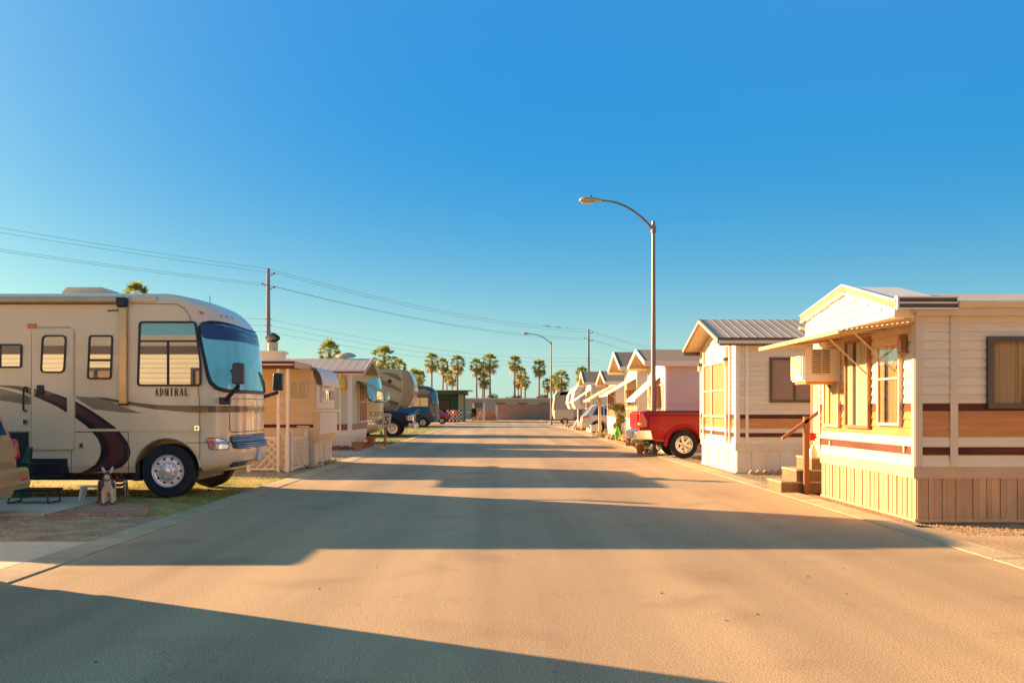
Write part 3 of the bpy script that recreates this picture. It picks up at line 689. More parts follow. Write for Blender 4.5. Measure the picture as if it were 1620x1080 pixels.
# local: +y is forward (toward the viewer after turning)
P_ = [(0,-.02,.27),(0,-.13,.275),(0,.08,.27),(0,.12,.33),(0,.15,.40),(0,.17,.455),(.0,.235,.41),
      (.06,.09,.20),(.062,.10,.10),(.064,.105,.02),(-.06,.09,.20),(-.062,.08,.10),(-.064,.075,.02),
      (.055,-.15,.20),(.058,-.17,.11),(.058,-.16,.02),(-.055,-.15,.20),(-.058,-.17,.11),(-.058,-.16,.02)]
E_ = [(0,1),(0,2),(2,3),(3,4),(4,5),(5,6),(2,7),(7,8),(8,9),(2,10),(10,11),(11,12),(1,13),(13,14),(14,15),(1,16),(16,17),(17,18)]
skin_mesh('body', P_, E_, [.085,.08,.08,.058,.05,.056,.036,.038,.028,.03,.038,.028,.03,.042,.027,.03,.042,.027,.03], don_m, dk)
for s in (-1, 1):
    e = MB(Matrix.Translation((s*.035,.15,.49)) @ Matrix.Rotation(s*R(24), 4, 'Y'))
    e.grid([[Vector((math.cos(a)*r_, math.sin(a)*r_*.55-.01, h)) for a in [k*math.pi/4 for k in range(8)]] for h, r_ in ((0,.014),(.04,.024),(.08,.02),(.115,.003))], closed=True); e.build('ear', don_m, dk, smooth=60)
    for y_, x_ in ((.105,.064),(.075,.064),(-.16,.058)): pass
for (x_, y_) in ((.064,.108),(-.064,.08),(.058,-.158),(-.058,-.158)): MB().lathe([(.03,-.02),(.034,0),(.026,.035)], (x_, y_, .0), 'z', 10).build('hoof', don_g, dk, smooth=50)
for s in (-1, 1): MB().lathe([(.004,-.008),(.010,0),(.004,.008)], (s*.046,.20,.455), 'x', 8).build('eye', black_trim, dk, smooth=60)
MB().tube([(0.052*math.cos(a), .205+.0*a, .432+.052*math.sin(a)) for a in [k*math.pi/6 for k in range(13)]], .007, 5).build('halter', don_g, dk)
MB().tube([(.085*math.cos(a), .10+.035*math.sin(a), .305+.075*math.sin(a)) for a in [k*math.pi/8 for k in range(17)]], .022, 6).build('collar', don_g, dk, smooth=60)
MB().prism(rpoly([(-.04,.485),(.04,.485),(.03,.515),(-.03,.515)], .01), 'y', .12, .19).build('forelock', don_g, dk, bev=.006)
ct = thing('wooden_cart', 'small dark wooden cart behind the donkey statue with flowers in it', 'cart', (X(176,14.75), 14.8, .0), R(196))
MB().box(-.15,.15,-.22,.14,.17,.20).build('bed', brown_frame, ct)
for k in range(3): 
    MB().box(-.16,.16,.14,.155,.205+k*.065,.25+k*.065).build('slat', brown_frame, ct)
    for s in (-1, 1): MB().box(s*.16-.008,s*.16+.008,-.22,.15,.205+k*.065,.25+k*.065).build('slat', brown_frame, ct)
for s in (-1, 1):
    wh = MB(); pts = [(s*.20, -.04+.17*math.cos(a), .18+.17*math.sin(a)) for a in [k*math.pi/12 for k in range(25)]]; wo_ = wh.tube(pts, .014, 6).build('wheel', M('cart_rim',(.36,.27,.16),.7), ct, smooth=60)
    for k in range(8):
        a = k*math.pi/4; MB().tube([(s*.20,-.04,.18),(s*.20,-.04+.165*math.cos(a),.18+.165*math.sin(a))], .007, 4).build('spoke', brown_frame, wo_)
    MB().tube([(s*.10,.1,.21),(s*.085,.38,.25)], .01, 5).build('shaft', brown_frame, ct)
fl = MB(); rnd = random.Random(5)
for k in range(60):
    c = Vector((rnd.uniform(-.14,.14), rnd.uniform(-.2,.1), rnd.uniform(.34,.44))); a = Vector((rnd.uniform(-1,1),rnd.uniform(-1,1),rnd.uniform(-1,1)))*.022; b = Vector((rnd.uniform(-1,1),rnd.uniform(-1,1),rnd.uniform(-1,1)))*.022
    fl.poly([c-a, c+b, c+a, c-b])
fl.build('flowers', M('red_flower',(.35,.03,.02),.7), ct, kind='stuff')
# --- plastic stool
st = thing('plastic_stool', 'small white plastic step stool beside the donkey statue', 'stool', (X(147,15.1), 15.1, 0), R(8))
MB().box(-.17,.17,-.12,.12,.225,.25).build('seat', white_paint, st, bev=.012)
for sx_ in (-1,1):
    for sy_ in (-1,1): MB().add([(sx_*.16,sy_*.11,.23),(sx_*.11,sy_*.11,.23),(sx_*.11,sy_*.08,.23),(sx_*.16,sy_*.08,.23),(sx_*.20,sy_*.13,.0),(sx_*.165,sy_*.13,.0),(sx_*.165,sy_*.1,.0),(sx_*.20,sy_*.1,.0)],[(0,1,2,3),(4,5,6,7),(0,1,5,4),(1,2,6,5),(2,3,7,6),(3,0,4,7)]).build('leg', white_paint, st)
# --- black metal platform step
ps = thing('platform_step', 'black metal platform step standing on the concrete pad', 'step', (X(52,14.5), 14.55, .03))
MB().box(-.36,.36,-.2,.2,.19,.22).build('tread', dark_metal, ps, bev=.006)
for s in (-1,1): MB().tube([(s*.28,-.18,.19),(s*.31,-.2,.012),(s*.31,.2,.012),(s*.28,.18,.19)], .014, 6).build('leg', M('rusty_leg',(.13,.05,.03),.7), ps)
# --- folded green chair leaning on the coach
gc = thing('folded_chair', 'dark green folded camp chair leaning against the tan motorhome', 'chair', (X(35,15.3), 15.25, 0), R(0))
MB().prism([(-.22,.03),(.05,.03),(.10,.86),(.07,.88)], 'y', .08, .12).build('canvas', green_plastic, gc)
for q in (-.24, -.02, .1): MB().tube([(q*.9,.04,.0),(.09,.20,.86)], .012, 6).build('frame_tube', dark_metal, gc)

# ================================================================ CARS
def car(name, label, cat, loc, rz, L, W, top, zb, belt, zroof, tw, paint, wheels, r, wins=(), rear=None, style='car', endr=.10, group=None):
    """+x is the nose; top = [(x, z)] from the tail to the nose"""
    root = thing(name, label, cat, loc, rz, group); hw = W/2
    xs = sorted(set([p[0] for p in top]+[-L/2+L*k/44 for k in range(45)]))
    xs = [x for x in xs if top[0][0] <= x <= top[-1][0]]
    def wx(x): q = abs(2*x/L); return hw*(1-endr*max(0, (q-.72)/.28)**2.4)
    def sy(x, z): 
        w0 = wx(x)
        if z <= belt: return w0*(1-.05*max(0, (zb+.25-z)/.25))
        return w0*(1-(1-tw)*(z-belt)/(zroof-belt))
    rows = []
    for x in xs:
        zt = lerp_t(top, x); b = min(belt, zt-.06); a = zb+(.12*max(0, (abs(2*x/L)-.8)/.2))
        m = (b+a)/2
        half = [(sy(x,a)*.88, a), (sy(x,a), a+.06), (sy(x,m)*1.006, m), (sy(x,b), b), (sy(x,(b+zt)/2)*.998, (b+zt-.03)/2+.0), (sy(x,zt-.05), zt-.05), (sy(x,zt)-.05, zt-.012), (sy(x,zt)*.6, zt+.006)]
        rows.append([Vector((x, -y, z)) for y, z in half]+[Vector((x, y, z)) for y, z in half[::-1]])
    mb = MB(); mb.grid(rows, closed=True); n = len(rows[0]); mb.f += [list(range(n)), list(range((len(rows)-1)*n, len(rows)*n))]
    b = mb.build('body', paint, root, smooth=30)
    cs = []
    for x in wheels:
        for s in (-1, 1): cs.append(MB().lathe([(r*1.2,-.26),(r*1.2,.26)], (x, s*hw, r*1.02), 'y', 32))
    cut(b, cs)
    for x in wheels:
        for s in (-1, 1):
            wheel(root, x, s*(hw-.02), r, r, .23, s, style)
            MB().tube([(x+r*1.21*math.cos(R(a)), s*(hw+.002), r*1.02+r*1.21*math.sin(R(a))) for a in range(-8, 190, 9)], .026 if style == 'truck' else .014, 6).build('fender_lip', paint, root, smooth=60)
    MB().box(-L/2+.5, L/2-.5, -hw*.6, hw*.6, zb-.06, zb+.05).build('underbody', black_trim, root)
    for s in (-1, 1):
        for pl in wins:
            MB().add([(x, s*(sy(x, z)+.006), z) for x, z in pl], [list(range(len(pl)))]).build('side_window', car_glass, root)
    return root, sy

# champagne SUV, tail toward the road
SX = -6.95
suv, sy = car('parked_suv', 'champagne coloured suv cut off by the left edge of the photograph', 'suv', (SX-2.25, 12.5, 0), R(180), 4.5, 1.86,
    [(-2.25,.62),(-2.22,1.02),(-2.16,1.10),(-1.95,1.68),(-1.8,1.77),(.4,1.78),(.75,1.70),(1.35,1.12),(2.1,.98),(2.25,.72)], .36, 1.04, 1.76, .80, champagne, (-1.38, 1.4), .36,
    wins=([(-1.72,1.10),(-1.0,1.08),(-1.0,1.64),(-1.58,1.62)],[(-.92,1.08),(0,1.08),(0,1.66),(-.92,1.65)],[(.08,1.08),(1.1,1.10),(.65,1.60),(.08,1.66)]))
g_ = MB(); g_.v = [Vector((-2.165,-.72,1.13)),Vector((-2.165,.72,1.13)),Vector((-1.985,.64,1.62)),Vector((-1.985,-.64,1.62))]; g_.f = [[0,1,2,3]]; g_.build('rear_window', car_glass, suv)
bm_ = MB(); bm_.prism(rpoly([(-2.43,.42),(-2.40,.36),(-1.95,.34),(-1.95,.66),(-2.40,.66)], .05), 'y', -.90, .90); bm_.build('bumper', champagne, suv, bev=.06, smooth=50)
MB().prism([(-2.25,.24),(-1.95,.22),(-1.95,.36),(-2.3,.36)], 'y', -.7, .7).build('lower_valance', champagne, suv, bev=.02)
for s in (-1, 1):
    MB().prism(rpoly([(-2.26,.78),(-2.05,.78),(-2.04,1.06),(-2.22,1.06)], .04), 'y', s*.80, s*.93).build('tail_light', red_lens, suv, bev=.03, smooth=50)
    MB().box(-2.45,-2.42,s*.62,s*.76,.49,.52).build('reflector', red_lens, suv)
pl_ = MB().box(-2.275,-2.25,-.17,.17,.80,.95).build('license_plate', M('plate_white',(.62,.66,.70),.4,0,.05), suv, bev=.006)
text('plate_digits', '1A', M('plate_ink',(.05,.08,.22),.5), frame((-2.277, 0, .875), (0,-1,0), (-1,0,0)), .13, pl_)
MB().box(-2.29,-2.25,-.30,.30,.96,1.0).build('plate_lamp_bar', chrome, suv, bev=.01)
MB().tube([(-1.75,-.83,1.15),(-1.45,-.72,1.66)], .012, 5).build('pillar_trim', black_trim, suv)

# ================================================================ HOMES: windows, boards, roofs
def hwin(parent, F_, u0, u1, z0, z1, fw=.05, fm=None, fill='curtain', mull=(), rail=(), dep=.06, fillm=None, name='window'):
    """proud framed window in a wall frame F_ (u along the wall, v outward, z up)"""
    fm = fm or brown_frame
    mb = MB(F_)
    for (a, b, c, d) in ((u0,u1,z0,z0+fw),(u0,u1,z1-fw,z1),(u0,u0+fw,z0+fw,z1-fw),(u1-fw,u1,z0+fw,z1-fw)): mb.box(a,b,.0,dep+.01,c,d)
    w_ = mb.build(name, fm, parent)
    for m in mull: MB(F_).box(m-fw*.4, m+fw*.4,   .022, dep+.006, z0+fw, z1-fw).build('mullion', fm, w_)
    for q in rail: MB(F_).box(u0+fw, u1-fw,   .022, dep+.004, q-fw*.35, q+fw*.35).build('rail', fm, w_)
    xs_ = [u0+fw]+list(mull)+[u1-fw]
    if fill == 'screen':
        for a, b in zip(xs_, xs_[1:]): MB(F_).box(a+.004, b-.004, .026, .038, z0+fw, z1-fw).build('screen', fillm or screen_m, w_)
    else:
        MB(F_).box(u0+fw, u1-fw, .0245, .0255, z0+fw, z1-fw).build('backing', dark_in, w_)
        span = u1-u0-2*fw; gapc = span*.16 if span > .6 else 0; g0 = u0+fw+span*.56
        for (c0, c1) in (((u0+fw+.01, g0), (g0+gapc, u1-fw-.01)) if gapc else ((u0+fw+.01, u1-fw-.01),)):
            n = max(10, int((c1-c0)*70)); rows = []; ph = random.random()*6
            for zz, am in ((z0+fw, .012), (z1-fw, .008)):
                rows.append([(c0+(c1-c0)*k/n, .041+am*math.sin(k*.9+ph+.9*math.sin(k*.31)), zz) for k in range(n+1)])
            MB(F_).grid(rows).build('curtain', fillm or curtain_m, w_, smooth=80)
        for a, b in zip(xs_, xs_[1:]): MB(F_).poly([(a+.002,.058,z0+fw),(b-.002,.058,z0+fw),(b-.002,.058,z1-fw),(a+.002,.058,z1-fw)]).build('pane', clear_glass, w_)
    return w_

def siding(parent, F_, u0, u1, courses, default, piece=True, clip=None, name='siding_board', t=.024):
    """lap boards; courses = [(z0, z1, mat or None)]; clip(z) -> (u0, u1)"""
    acc = {}
    for z0, z1, m in courses:
        a, b = clip(z1) if clip else (u0, u1)
        if b-a < .05: continue
        mb = MB(F_) if piece else acc.setdefault((m or default).name, (MB(F_), m or default))[0]
        z1g = z1-(.009 if z1-z0 > .08 else .004)
        sec = [(0, z0), (t, z0), (t*.92, z0+(z1-z0)*.1), (t*.3, z1g), (0, z1g)]
        k = len(sec); a0, b0 = clip(z0) if clip else (a, b)
        vs = [(a, v, z) for v, z in sec]+[(b, v, z) for v, z in sec]
        mb.add(vs, [list(range(k))[::-1], list(range(k, 2*k))]+[(i, (i+1) % k, k+(i+1) % k, k+i) for i in range(k)])
        if piece: mb.build(name, m or default, parent)
    for mb, m in acc.values(): mb.build('siding', m, parent, kind='stuff')
def boards(parent, F_, u0, u1, z0, z1, widths, mat, piece=True, name='skirt_board'):
    u = u0; i = 0; acc = MB(F_)
    while u < u1-.01:
        wd = widths[i % len(widths)]; b = min(u+wd, u1); pr = (.012, .022, .008, .018)[i*7 % 4]
        mb = MB(F_) if piece else acc
        mb.box(u+.004, b-.004, 0, pr, z0, z1)
        if piece: mb.build(name, mat, parent)
        u = b; i += 1
    if not piece: acc.build('skirt_boards', mat, parent, kind='stuff')

def home(name, label, cat, sx, xf, y0, y1, L, zs, ze, zp, bands, course, wallm, trim, roofm, fascia, skirtm, oh=.42, ohs=.14, piece=False, rib=None, fascia2=None, capm=None, skirt_w=(.2,.16), gable_far=0., soffit=None, ridge=None, group=None, skirt_n=True, frontm=None):
    root = thing(name, label, cat, (xf+sx*L/2, (y0+y1)/2, 0), 0, group)
    W = y1-y0; yc = (y0+y1)/2; B = dict(world=True)
    FS = frame((xf, y0, 0), (sx,0,0), (0,-1,0)); FF = frame((xf, y0, 0), (0,1,0), (-sx,0,0))
    rz_ = ridge or zp
    # core with gable
    wl = MB(); e = .0
    prof = [(y0, zs), (y1, zs), (y1, ze+gable_far), (yc, zp-.02), (y0, ze)]
    wl.prism(prof, 'x', xf, xf+sx*L); wall = wl.build('wall', wallm, root, world=True)
    # courses
    cs = []; z = zs
    for a, b, m in bands: cs.append((a, b, m)); z = b
    full = []
    while z < zp-.05: full.append((z, min(z+course, zp), None)); z += course
    side = cs+[(a, min(b, ze), None) for a, b, _ in full if a < ze-.02]
    siding(wall, FS, 0, L, side, wallm, piece)
    def clip(zz):
        if zz <= ze: return (.0, W)
        f = max(0, (zp-zz)/(zp-ze)); return (W/2-W/2*f, W/2+W/2*f)
    siding(wall, FF, 0, W, cs+full, frontm or wallm, piece, clip)
    # corners
    for F_, u in ((FS, 0), (FF, 0), (FF, W)):
        MB(F_).box(u-.03 if u else -.02, u+.03 if u else .07, -.005, .034, zs, ze-.01).build('corner_trim', trim, root, world=True)
    # skirt
    sk = MB().box(min(xf+sx*.02, xf+sx*L), max(xf+sx*.02, xf+sx*L), y0+.02, y1-.02, -.02, zs).build('skirt', skirtm, root, world=True)
    FS2 = frame((xf, y0+.02, 0), (sx,0,0), (0,-1,0)); FF2 = frame((xf+sx*.02, y0, 0), (0,1,0), (-sx,0,0))
    boards(sk, FS2, .02, min(L, 6.5), .03, zs-.15, skirt_w, skirtm, piece); boards(sk, FF2, .02, W-.02, .03, zs-.15, [q*.8 for q in skirt_w], skirtm, piece)
    capm = capm or skirtm
    MB(FS2).box(-.035, L, 0, .035, zs-.155, zs+.004).build('skirt_cap', capm, sk); MB(FF2).box(-.0, W+.0, .002, .037, zs-.156, zs+.003).build('skirt_cap', capm, sk)
    MB(FS2).box(-.02, L, 0, .028, .0, .03).build('base_rail', capm, sk); MB(FF2).box(0, W, .001, .029, .0, .03).build('base_rail', capm, sk)
    # roof slabs
    t = .07
    for s in (-1, 1):
        ye = yc+s*(W/2+ohs); slope = (zp-(ze+(gable_far if s > 0 else 0)))/(W/2); zee = ze+(gable_far if s > 0 else 0)-slope*ohs
        sec = [(yc, zp), (ye, zee), (ye, zee+t), (yc, zp+t)]
        x0_, x1_ = xf-sx*oh, xf+sx*(L+.2)
        r_ = MB().prism(sec, 'x', x0_, x1_).build('roof', roofm, root, world=True)
        if rib:
            mb = MB(); k = int((L+oh)/rib); dz = (zee-zp)/(ye-yc)
            for i in range(k):
                xx = x0_+sx*(i+.5)*rib
                mb.add([(xx+dx, y, zz+h) for y, zz in ((yc, zp+t), (ye, zee+t)) for dx, h in ((-.035,-.004),(-.016,.005),(.016,.005),(.035,-.004))],
                    [(0,1,5,4),(1,2,6,5),(2,3,7,6),(0,1,2,3),(4,5,6,7),(3,0,4,7)])
            mb.build('roof_ribs', roofm, r_, kind='stuff')
        # rake board on the front gable, fascia along the eave
        fa = [(yc, zp-.06), (ye, zee-.06), (ye, zee+t+.02), (yc, zp+t+.02)]
        MB().prism(fa, 'x', x0_-sx*.025, x0_).build('rake_board', fascia, root, world=True)
        if fascia2:
            fb = [(yc, zp-.015), (ye, zee-.015), (ye, zee+t-.025), (yc, zp+t-.025)]
            MB().prism(fb, 'x', x0_-sx*.036, x0_-sx*.0255).build('rake_stripe', fascia2, root, world=True)
        f1 = MB().box(min(x0_, x1_), max(x0_, x1_), *sorted((ye, ye+s*.028)), zee-.10, zee+t+.015).build('eave_fascia', fascia, root, world=True)
        if fascia2: MB().box(min(x0_, x1_), max(x0_, x1_), *sorted((ye+s*.0285, ye+s*.04)), zee-.055, zee+.02).build('fascia_stripe', fascia2, f1)
    return root, FS, FF, wall

def awning(parent_or_none, label, F_, u0, u1, z_wall, drop, out, mat, n=9, struts=True, front_lip=.06, group=None, sidem=None, gap=0.):
    """sloping slatted metal window awning: thing of its own"""
    o = F_ @ Vector(((u0+u1)/2, 0, z_wall)); root = thing('window_awning', label, 'awning', o, 0, group)
    for k in range(n):
        a = k/n; b = (k+1-gap)/n
        z0, z1 = z_wall-drop*a, z_wall-drop*b; v0, v1 = out*a+.02, out*b+.02
        MB(F_).add([(u,v,z) for u in (u0,u1) for v, z in ((v0,z0),(v1+(.02 if not gap else 0),z1-.0),(v1+(.02 if not gap else 0),z1-.018),(v0,z0-.018))], [(0,1,2,3),(4,5,6,7),(0,1,5,4),(1,2,6,5),(2,3,7,6),(3,0,4,7)]).build('slat', mat, root, world=True)
    if front_lip: MB(F_).box(u0, u1, out+.04, out+.055, z_wall-drop-front_lip, z_wall-drop+.01).build('front_lip', mat, root, world=True)
    if struts:
        for u in (u0+.05, u1-.05): MB(F_).tube([(u, out*.75, z_wall-drop*.75-.03), (u, .03, z_wall-drop-.45)], .014, 5).build('strut', white_paint, root, world=True)
    return root

# ================================================================ RIGHT ROW OF HOMES
# --- nearest home, number 59
B1 = [(.73,.888,None),(.888,.997,brown_band),(.997,1.13,None),(1.13,1.242,orange_band),(1.242,1.354,orange_band),(1.354,1.466,orange_band),(1.466,1.575,brown_band)]
h1, FS, FF, wall1 = home('park_home', 'nearest cream and orange striped park home with slatted awning and skirt', 'mobile home', 1, 5.5, 12.32, 15.98, 10.5, .73, 2.84, 3.17, B1, .118, cream_siding, cream_trim, metal_roof, cream_trim, skirt_tan, oh=.04, ohs=.10, piece=True, capm=pink_trim, skirt_w=(.145,.075,.11,.06,.12,.08), fascia2=None)
MB(FS).box(.44,.54,.012,.036,.73,2.76).build('seam_trim', cream_trim, h1, world=True)
# boxed gable front
gx = 5.20
gp = [(12.30,2.70),(15.90,2.76),(15.90,3.02),(14.07,3.27),(12.30,2.84)]
gb = MB().prism(gp, 'x', gx+.02, 5.52).build('gable_front', white_siding, h1, world=True)
FG = frame((gx+.02, 12.30, 0), (0,1,0), (-1,0,0))
def clipg(z):
    a, b = 0., 3.6
    if z > 2.84: a = (z-2.84)/(3.27-2.84)*1.77
    if z > 3.02: b = 3.6-(z-3.02)/(3.27-3.02)*1.83
    return (a, b)
siding(gb, FG, 0, 3.6, [(2.71+.118*k, 2.71+.118*(k+1), None) for k in range(5)], white_siding, True, clipg)
for (ya, za), (yb, zb_) in (((14.07,3.28),(12.16,2.83)),((14.07,3.28),(16.02,3.01))):
    MB().prism([(ya,za),(yb,zb_),(yb,zb_+.055),(ya,za+.055)], 'x', gx-.02, 6.0).build('gable_roof', white_paint, h1, world=True)
    for k, dz in enumerate((-.045, .005, .07)):
        MB().prism([(ya,za+dz),(yb,zb_+dz),(yb,zb_+dz+(.03 if k != 1 else .066)),(ya,za+dz+(.03 if k != 1 else .066))], 'x', gx-.052 if k != 1 else gx-.04, gx-.021).build('rake_board', white_paint if k != 1 else M('rake_tan',(.42,.25,.13),.5), h1, world=True)
ev = MB().box(5.19,5.96,12.14,12.20,2.80,2.955).build('eave_box', M('eave_dark',(.10,.055,.035),.4), h1, world=True)
for z in (2.795,2.87,2.945): MB().box(5.16,5.965,12.115,12.139,z,z+.02).build('eave_rail', white_paint, ev)
MB().box(5.165,5.19,12.112,12.2,2.79,2.97).build('eave_end', white_paint, ev)
gu = MB(); gu.prism(rpoly([(12.08,2.90),(12.12,2.81),(12.21,2.81),(12.21,2.91)], .02), 'x', 5.97, 16.2); gu.build('gutter', cream_trim, h1, bev=0, world=True)
MB().box(5.14,5.9,15.99,16.06,2.86,2.90).build('eave_rail', white_paint, h1, world=True)
# front windows
hwin(wall1, FF, .37, 1.13, 1.26, 2.42, .04, cream_trim, 'curtain', rail=(1.92,), fillm=M('curtain_peach',(.60,.43,.25),.9,0,.1,3,stretch=(6,6,.3)))
hwin(wall1, FF, 1.45, 2.40, 1.20, 2.56, .045, M('frame_tan',(.34,.17,.09),.5), 'curtain')
hwin(wall1, FF, 2.68, 3.38, 1.20, 1.95, .04, cream_trim, 'curtain', fillm=M('curtain_pale',(.55,.52,.40),.9,0,.1,3,stretch=(6,6,.3)))
hwin(wall1, FS, .92, 2.75, 1.50, 2.45, .07, M('bronze_frame',(.075,.05,.028),.35), 'curtain', mull=(1.95,), fillm=curtain_d, dep=.07)
for (u, z) in ((.30,.95),(3.15,.92)): MB(FF).box(u-.02,u+.02,.014,.04,z-.05,z+.05).build('wall_clip', white_paint, h1, bev=.006, world=True)
sg = MB(FF).box(2.43,2.65,.026,.04,1.62,1.88).build('number_sign', M('sign_peach',(.70,.36,.16),.5), h1, world=True)
text('number_text', '59', M('sign_ink',(.40,.11,.03),.5), frame(FF @ Vector((2.54,.042,1.75)), (0,-1,0), (-1,0,0)), .17, sg)
ln = MB(FF); ln.box(.20,.36,.016,.10,2.24,2.5); lo = ln.build('wall_lantern', M('lantern_brown',(.30,.13,.05),.5), h1, bev=.03, world=True)
MB(FF).prism(rpoly([(.22,2.27),(.34,2.27),(.34,2.42),(.28,2.47),(.22,2.42)], .02), 'y', .10, .112).build('lantern_glass', M('lantern_amber',(.55,.22,.05),.2), lo)
for a in (.277,): MB(FF).box(a,a+.008,.112,.118,2.27,2.46).build('glazing_bar', cream_trim, lo)
# slatted awning over the front
aw = awning(None, 'long open slatted awning over the windows of the nearest right home', FF, -.06, 3.72, 2.66, .12, 1.0, M('awning_metal',(.58,.42,.30),.45,.2,.08,4), n=15, struts=False, front_lip=.05, gap=.38)
for u in (.02,.95,1.9,2.85,3.65):
    MB(FF).box(u-.015,u+.015,.02,1.0,2.50,2.53).v
    MB(FF).tube([(u,.02,2.635),(u,1.03,2.51)], .018, 5).build('rafter', M('rafter_tan',(.55,.38,.2),.5), aw, world=True)
for u in (.55, 1.55): MB(FF).tube([(u,.62,2.55),(u,.03,2.0)], .014, 5).build('strut', cream_trim, aw, world=True)
# cooler box hung on the wall
cb = thing('cooler_unit', 'boxy white window cooler hung under the nearest slatted awning', 'cooler', (5.2,15.3,1.94))
MB().box(4.90,5.48,15.0,15.66,1.94,2.46).build('case', white_siding, cb, bev=.012, world=True)
gr = MB().box(4.875,4.899,15.02,15.64,1.97,2.43).build('front_grille', white_paint, cb, bev=.005, world=True)
MB().box(4.868,4.8745,15.08,15.58,2.03,2.37).build('grille_back', M('grille_tan',(.33,.22,.12),.6), gr)
for k in range(9): MB().box(4.855,4.868,15.07,15.59,2.035+k*.038,2.052+k*.038).build('louver', white_paint, gr)
sgp = MB().box(5.03,5.30,14.988,14.999,2.06,2.44).build('side_grille', M('grille_dark',(.13,.08,.05),.6), cb, world=True)
for k in range(11): MB().box(5.025,5.305,14.975,14.99,2.065+k*.034,2.082+k*.034).build('louver', cream_trim, sgp)
MB().box(5.16,5.175,14.972,14.99,2.05,2.45).build('divider', cream_trim, sgp)
MB().box(4.93,5.46,15.03,15.6,1.90,1.939).build('drip_pan', orange_band, cb, world=True)
# entry annex, door and steps
an = thing('entry_porch', 'narrow white entry with framed door set back beside the nearest right home', 'entry', (7,16.6,0))
MB().box(5.78,9,16.0,17.22,0,2.72).build('wall', white_siding, an, world=True)
dr = MB().box(5.74,5.778,16.22,17.12,.70,2.2).build('door', white_paint, an, bev=.006, world=True)
for (a, b, c, d) in ((16.14,16.22,.66,2.28),(17.12,17.20,.66,2.28),(16.14,17.20,2.2,2.28)): MB().box(5.725,5.779,a,b,c,d).build('door_frame', M('frame_rust',(.42,.16,.06),.55), dr)
for (a, b, c, d) in ((16.3,16.62,1.5,2.1),(16.7,17.05,1.5,2.1),(16.3,16.62,.85,1.38),(16.7,17.05,.85,1.38)): MB().box(5.728,5.739,a,b,c,d).build('door_panel', M('screen_grey',(.42,.36,.28),.5), dr)
stt = thing('entry_steps', 'three pale topped entry steps with brown handrail by the nearest home', 'steps', (5.3,16.9,0))
olive = M('step_olive', (.20,.135,.085), .8, 0, .2, 6); tread_m = M('tread_pale',(.40,.34,.25),.7,0,.12,8)
for i_, (a, b, z) in enumerate(((4.95,5.75,.21),(5.22,5.75,.42),(5.49,5.75,.63))):
    MB().box(a+.01,b,16.46,17.3,0 if i_ == 0 else z-.21,z-.03).build('riser', olive, stt, world=True)
    MB().box(a,b+.02,16.44,17.32,z-.03,z).build('tread', tread_m, stt, bev=.006, world=True)
MB().box(5.33,5.42,16.34,16.43,0,1.36).build('newel_post', brown_wood, stt, bev=.006, world=True)
MB().add([(4.95,16.34,.94),(4.95,16.43,.94),(5.72,16.43,1.50),(5.72,16.34,1.50),(4.95,16.34,1.0),(4.95,16.43,1.0),(5.72,16.43,1.56),(5.72,16.34,1.56)],[(0,1,2,3),(4,5,6,7),(0,1,5,4),(1,2,6,5),(2,3,7,6),(3,0,4,7)]).build('handrail', brown_wood, stt, world=True)
pw = thing('flower_ornament', 'red flower ornament standing in a white jug on the entry steps', 'ornament', (5.58,16.62,.63))
MB().lathe([(.05,0),(.075,.05),(.07,.13),(.035,.19),(.03,.22)], (0,0,0), 'z', 16).build('jug', white_paint, pw, smooth=60)
MB().tube([(0,0,.2),(-.02,0,.36)], .006, 5).build('stem', green_paint, pw)
for k in range(7):
    a = k*.9; MB(Matrix.Translation((-.02,0,.37)) @ Matrix.Rotation(a,4,'Y')).add([(0,0,0),(.03,-.02,.05),(0,-.01,.095),(-.03,-.02,.05)],[(0,1,2,3)]).build('petal', M('petal_red',(.60,.03,.015),.5), pw)

# --- second home
S2 = 21.6/F
B2 = [(.68,.84,None),(.84,.94,brown_band),(.94,1.044,None),(1.044,1.155,orange_band),(1.155,1.265,orange_band),(1.265,1.368,brown_band)]
h2, FS2_, FF2_, wall2 = home('park_home', 'cream park home with orange band and ribbed roof behind the red pickup end', 'mobile home', 1, 5.47, 21.6, 25.4, 9.5, .68, 3.10, 3.68, B2, .112, cream_siding, white_paint, metal_roof, M('fascia_brown',(.11,.05,.03),.4), skirt_white, oh=.45, ohs=.16, piece=True, rib=.2, fascia2=cream_trim, skirt_w=(.33,.33,.33), frontm=white_siding)
hwin(wall2, FS2_, .76, 2.05, 1.64, 2.68, .055, brown_frame, 'screen', mull=(1.335,))
hwin(wall2, FF2_, .85, 3.2, 1.28, 2.66, .05, cream_trim, 'screen', mull=(2.3,), rail=(1.95,), fillm=screen_tan)
for u in (.45, .8, 2.3, 3.28): MB(FF2_).box(u-.03,u+.03,.052 if .85 < u < 3.2 else .016,.075,.68,3.0).build('trim_strip', white_paint, h2, world=True)
MB(FS2_).box(.2,.27,.016,.035,.72,3.02).build('trim_strip', white_paint, h2, world=True)
for u in (.62, 3.5):
    l = MB(FF2_).box(u-.07,u+.07,.02,.16,2.64,2.72).build('wall_lamp', brown_frame, h2, bev=.02, world=True); MB(FF2_).box(u-.05,u+.05,.05,.15,2.50,2.64).build('lamp_glass', cream_trim, l)
be = thing('brick_edging', 'row of brick edging along the side of the second right home', 'edging', (6.5,21.3,0))
for k in range(16): MB(Matrix.Translation((5.75+k*.16,21.28,.02)) @ Matrix.Rotation(R(35),4,'Y')).box(-.07,.07,-.05,.05,-.05,.05).build('brick', paver_m, be, bev=.006, world=True)

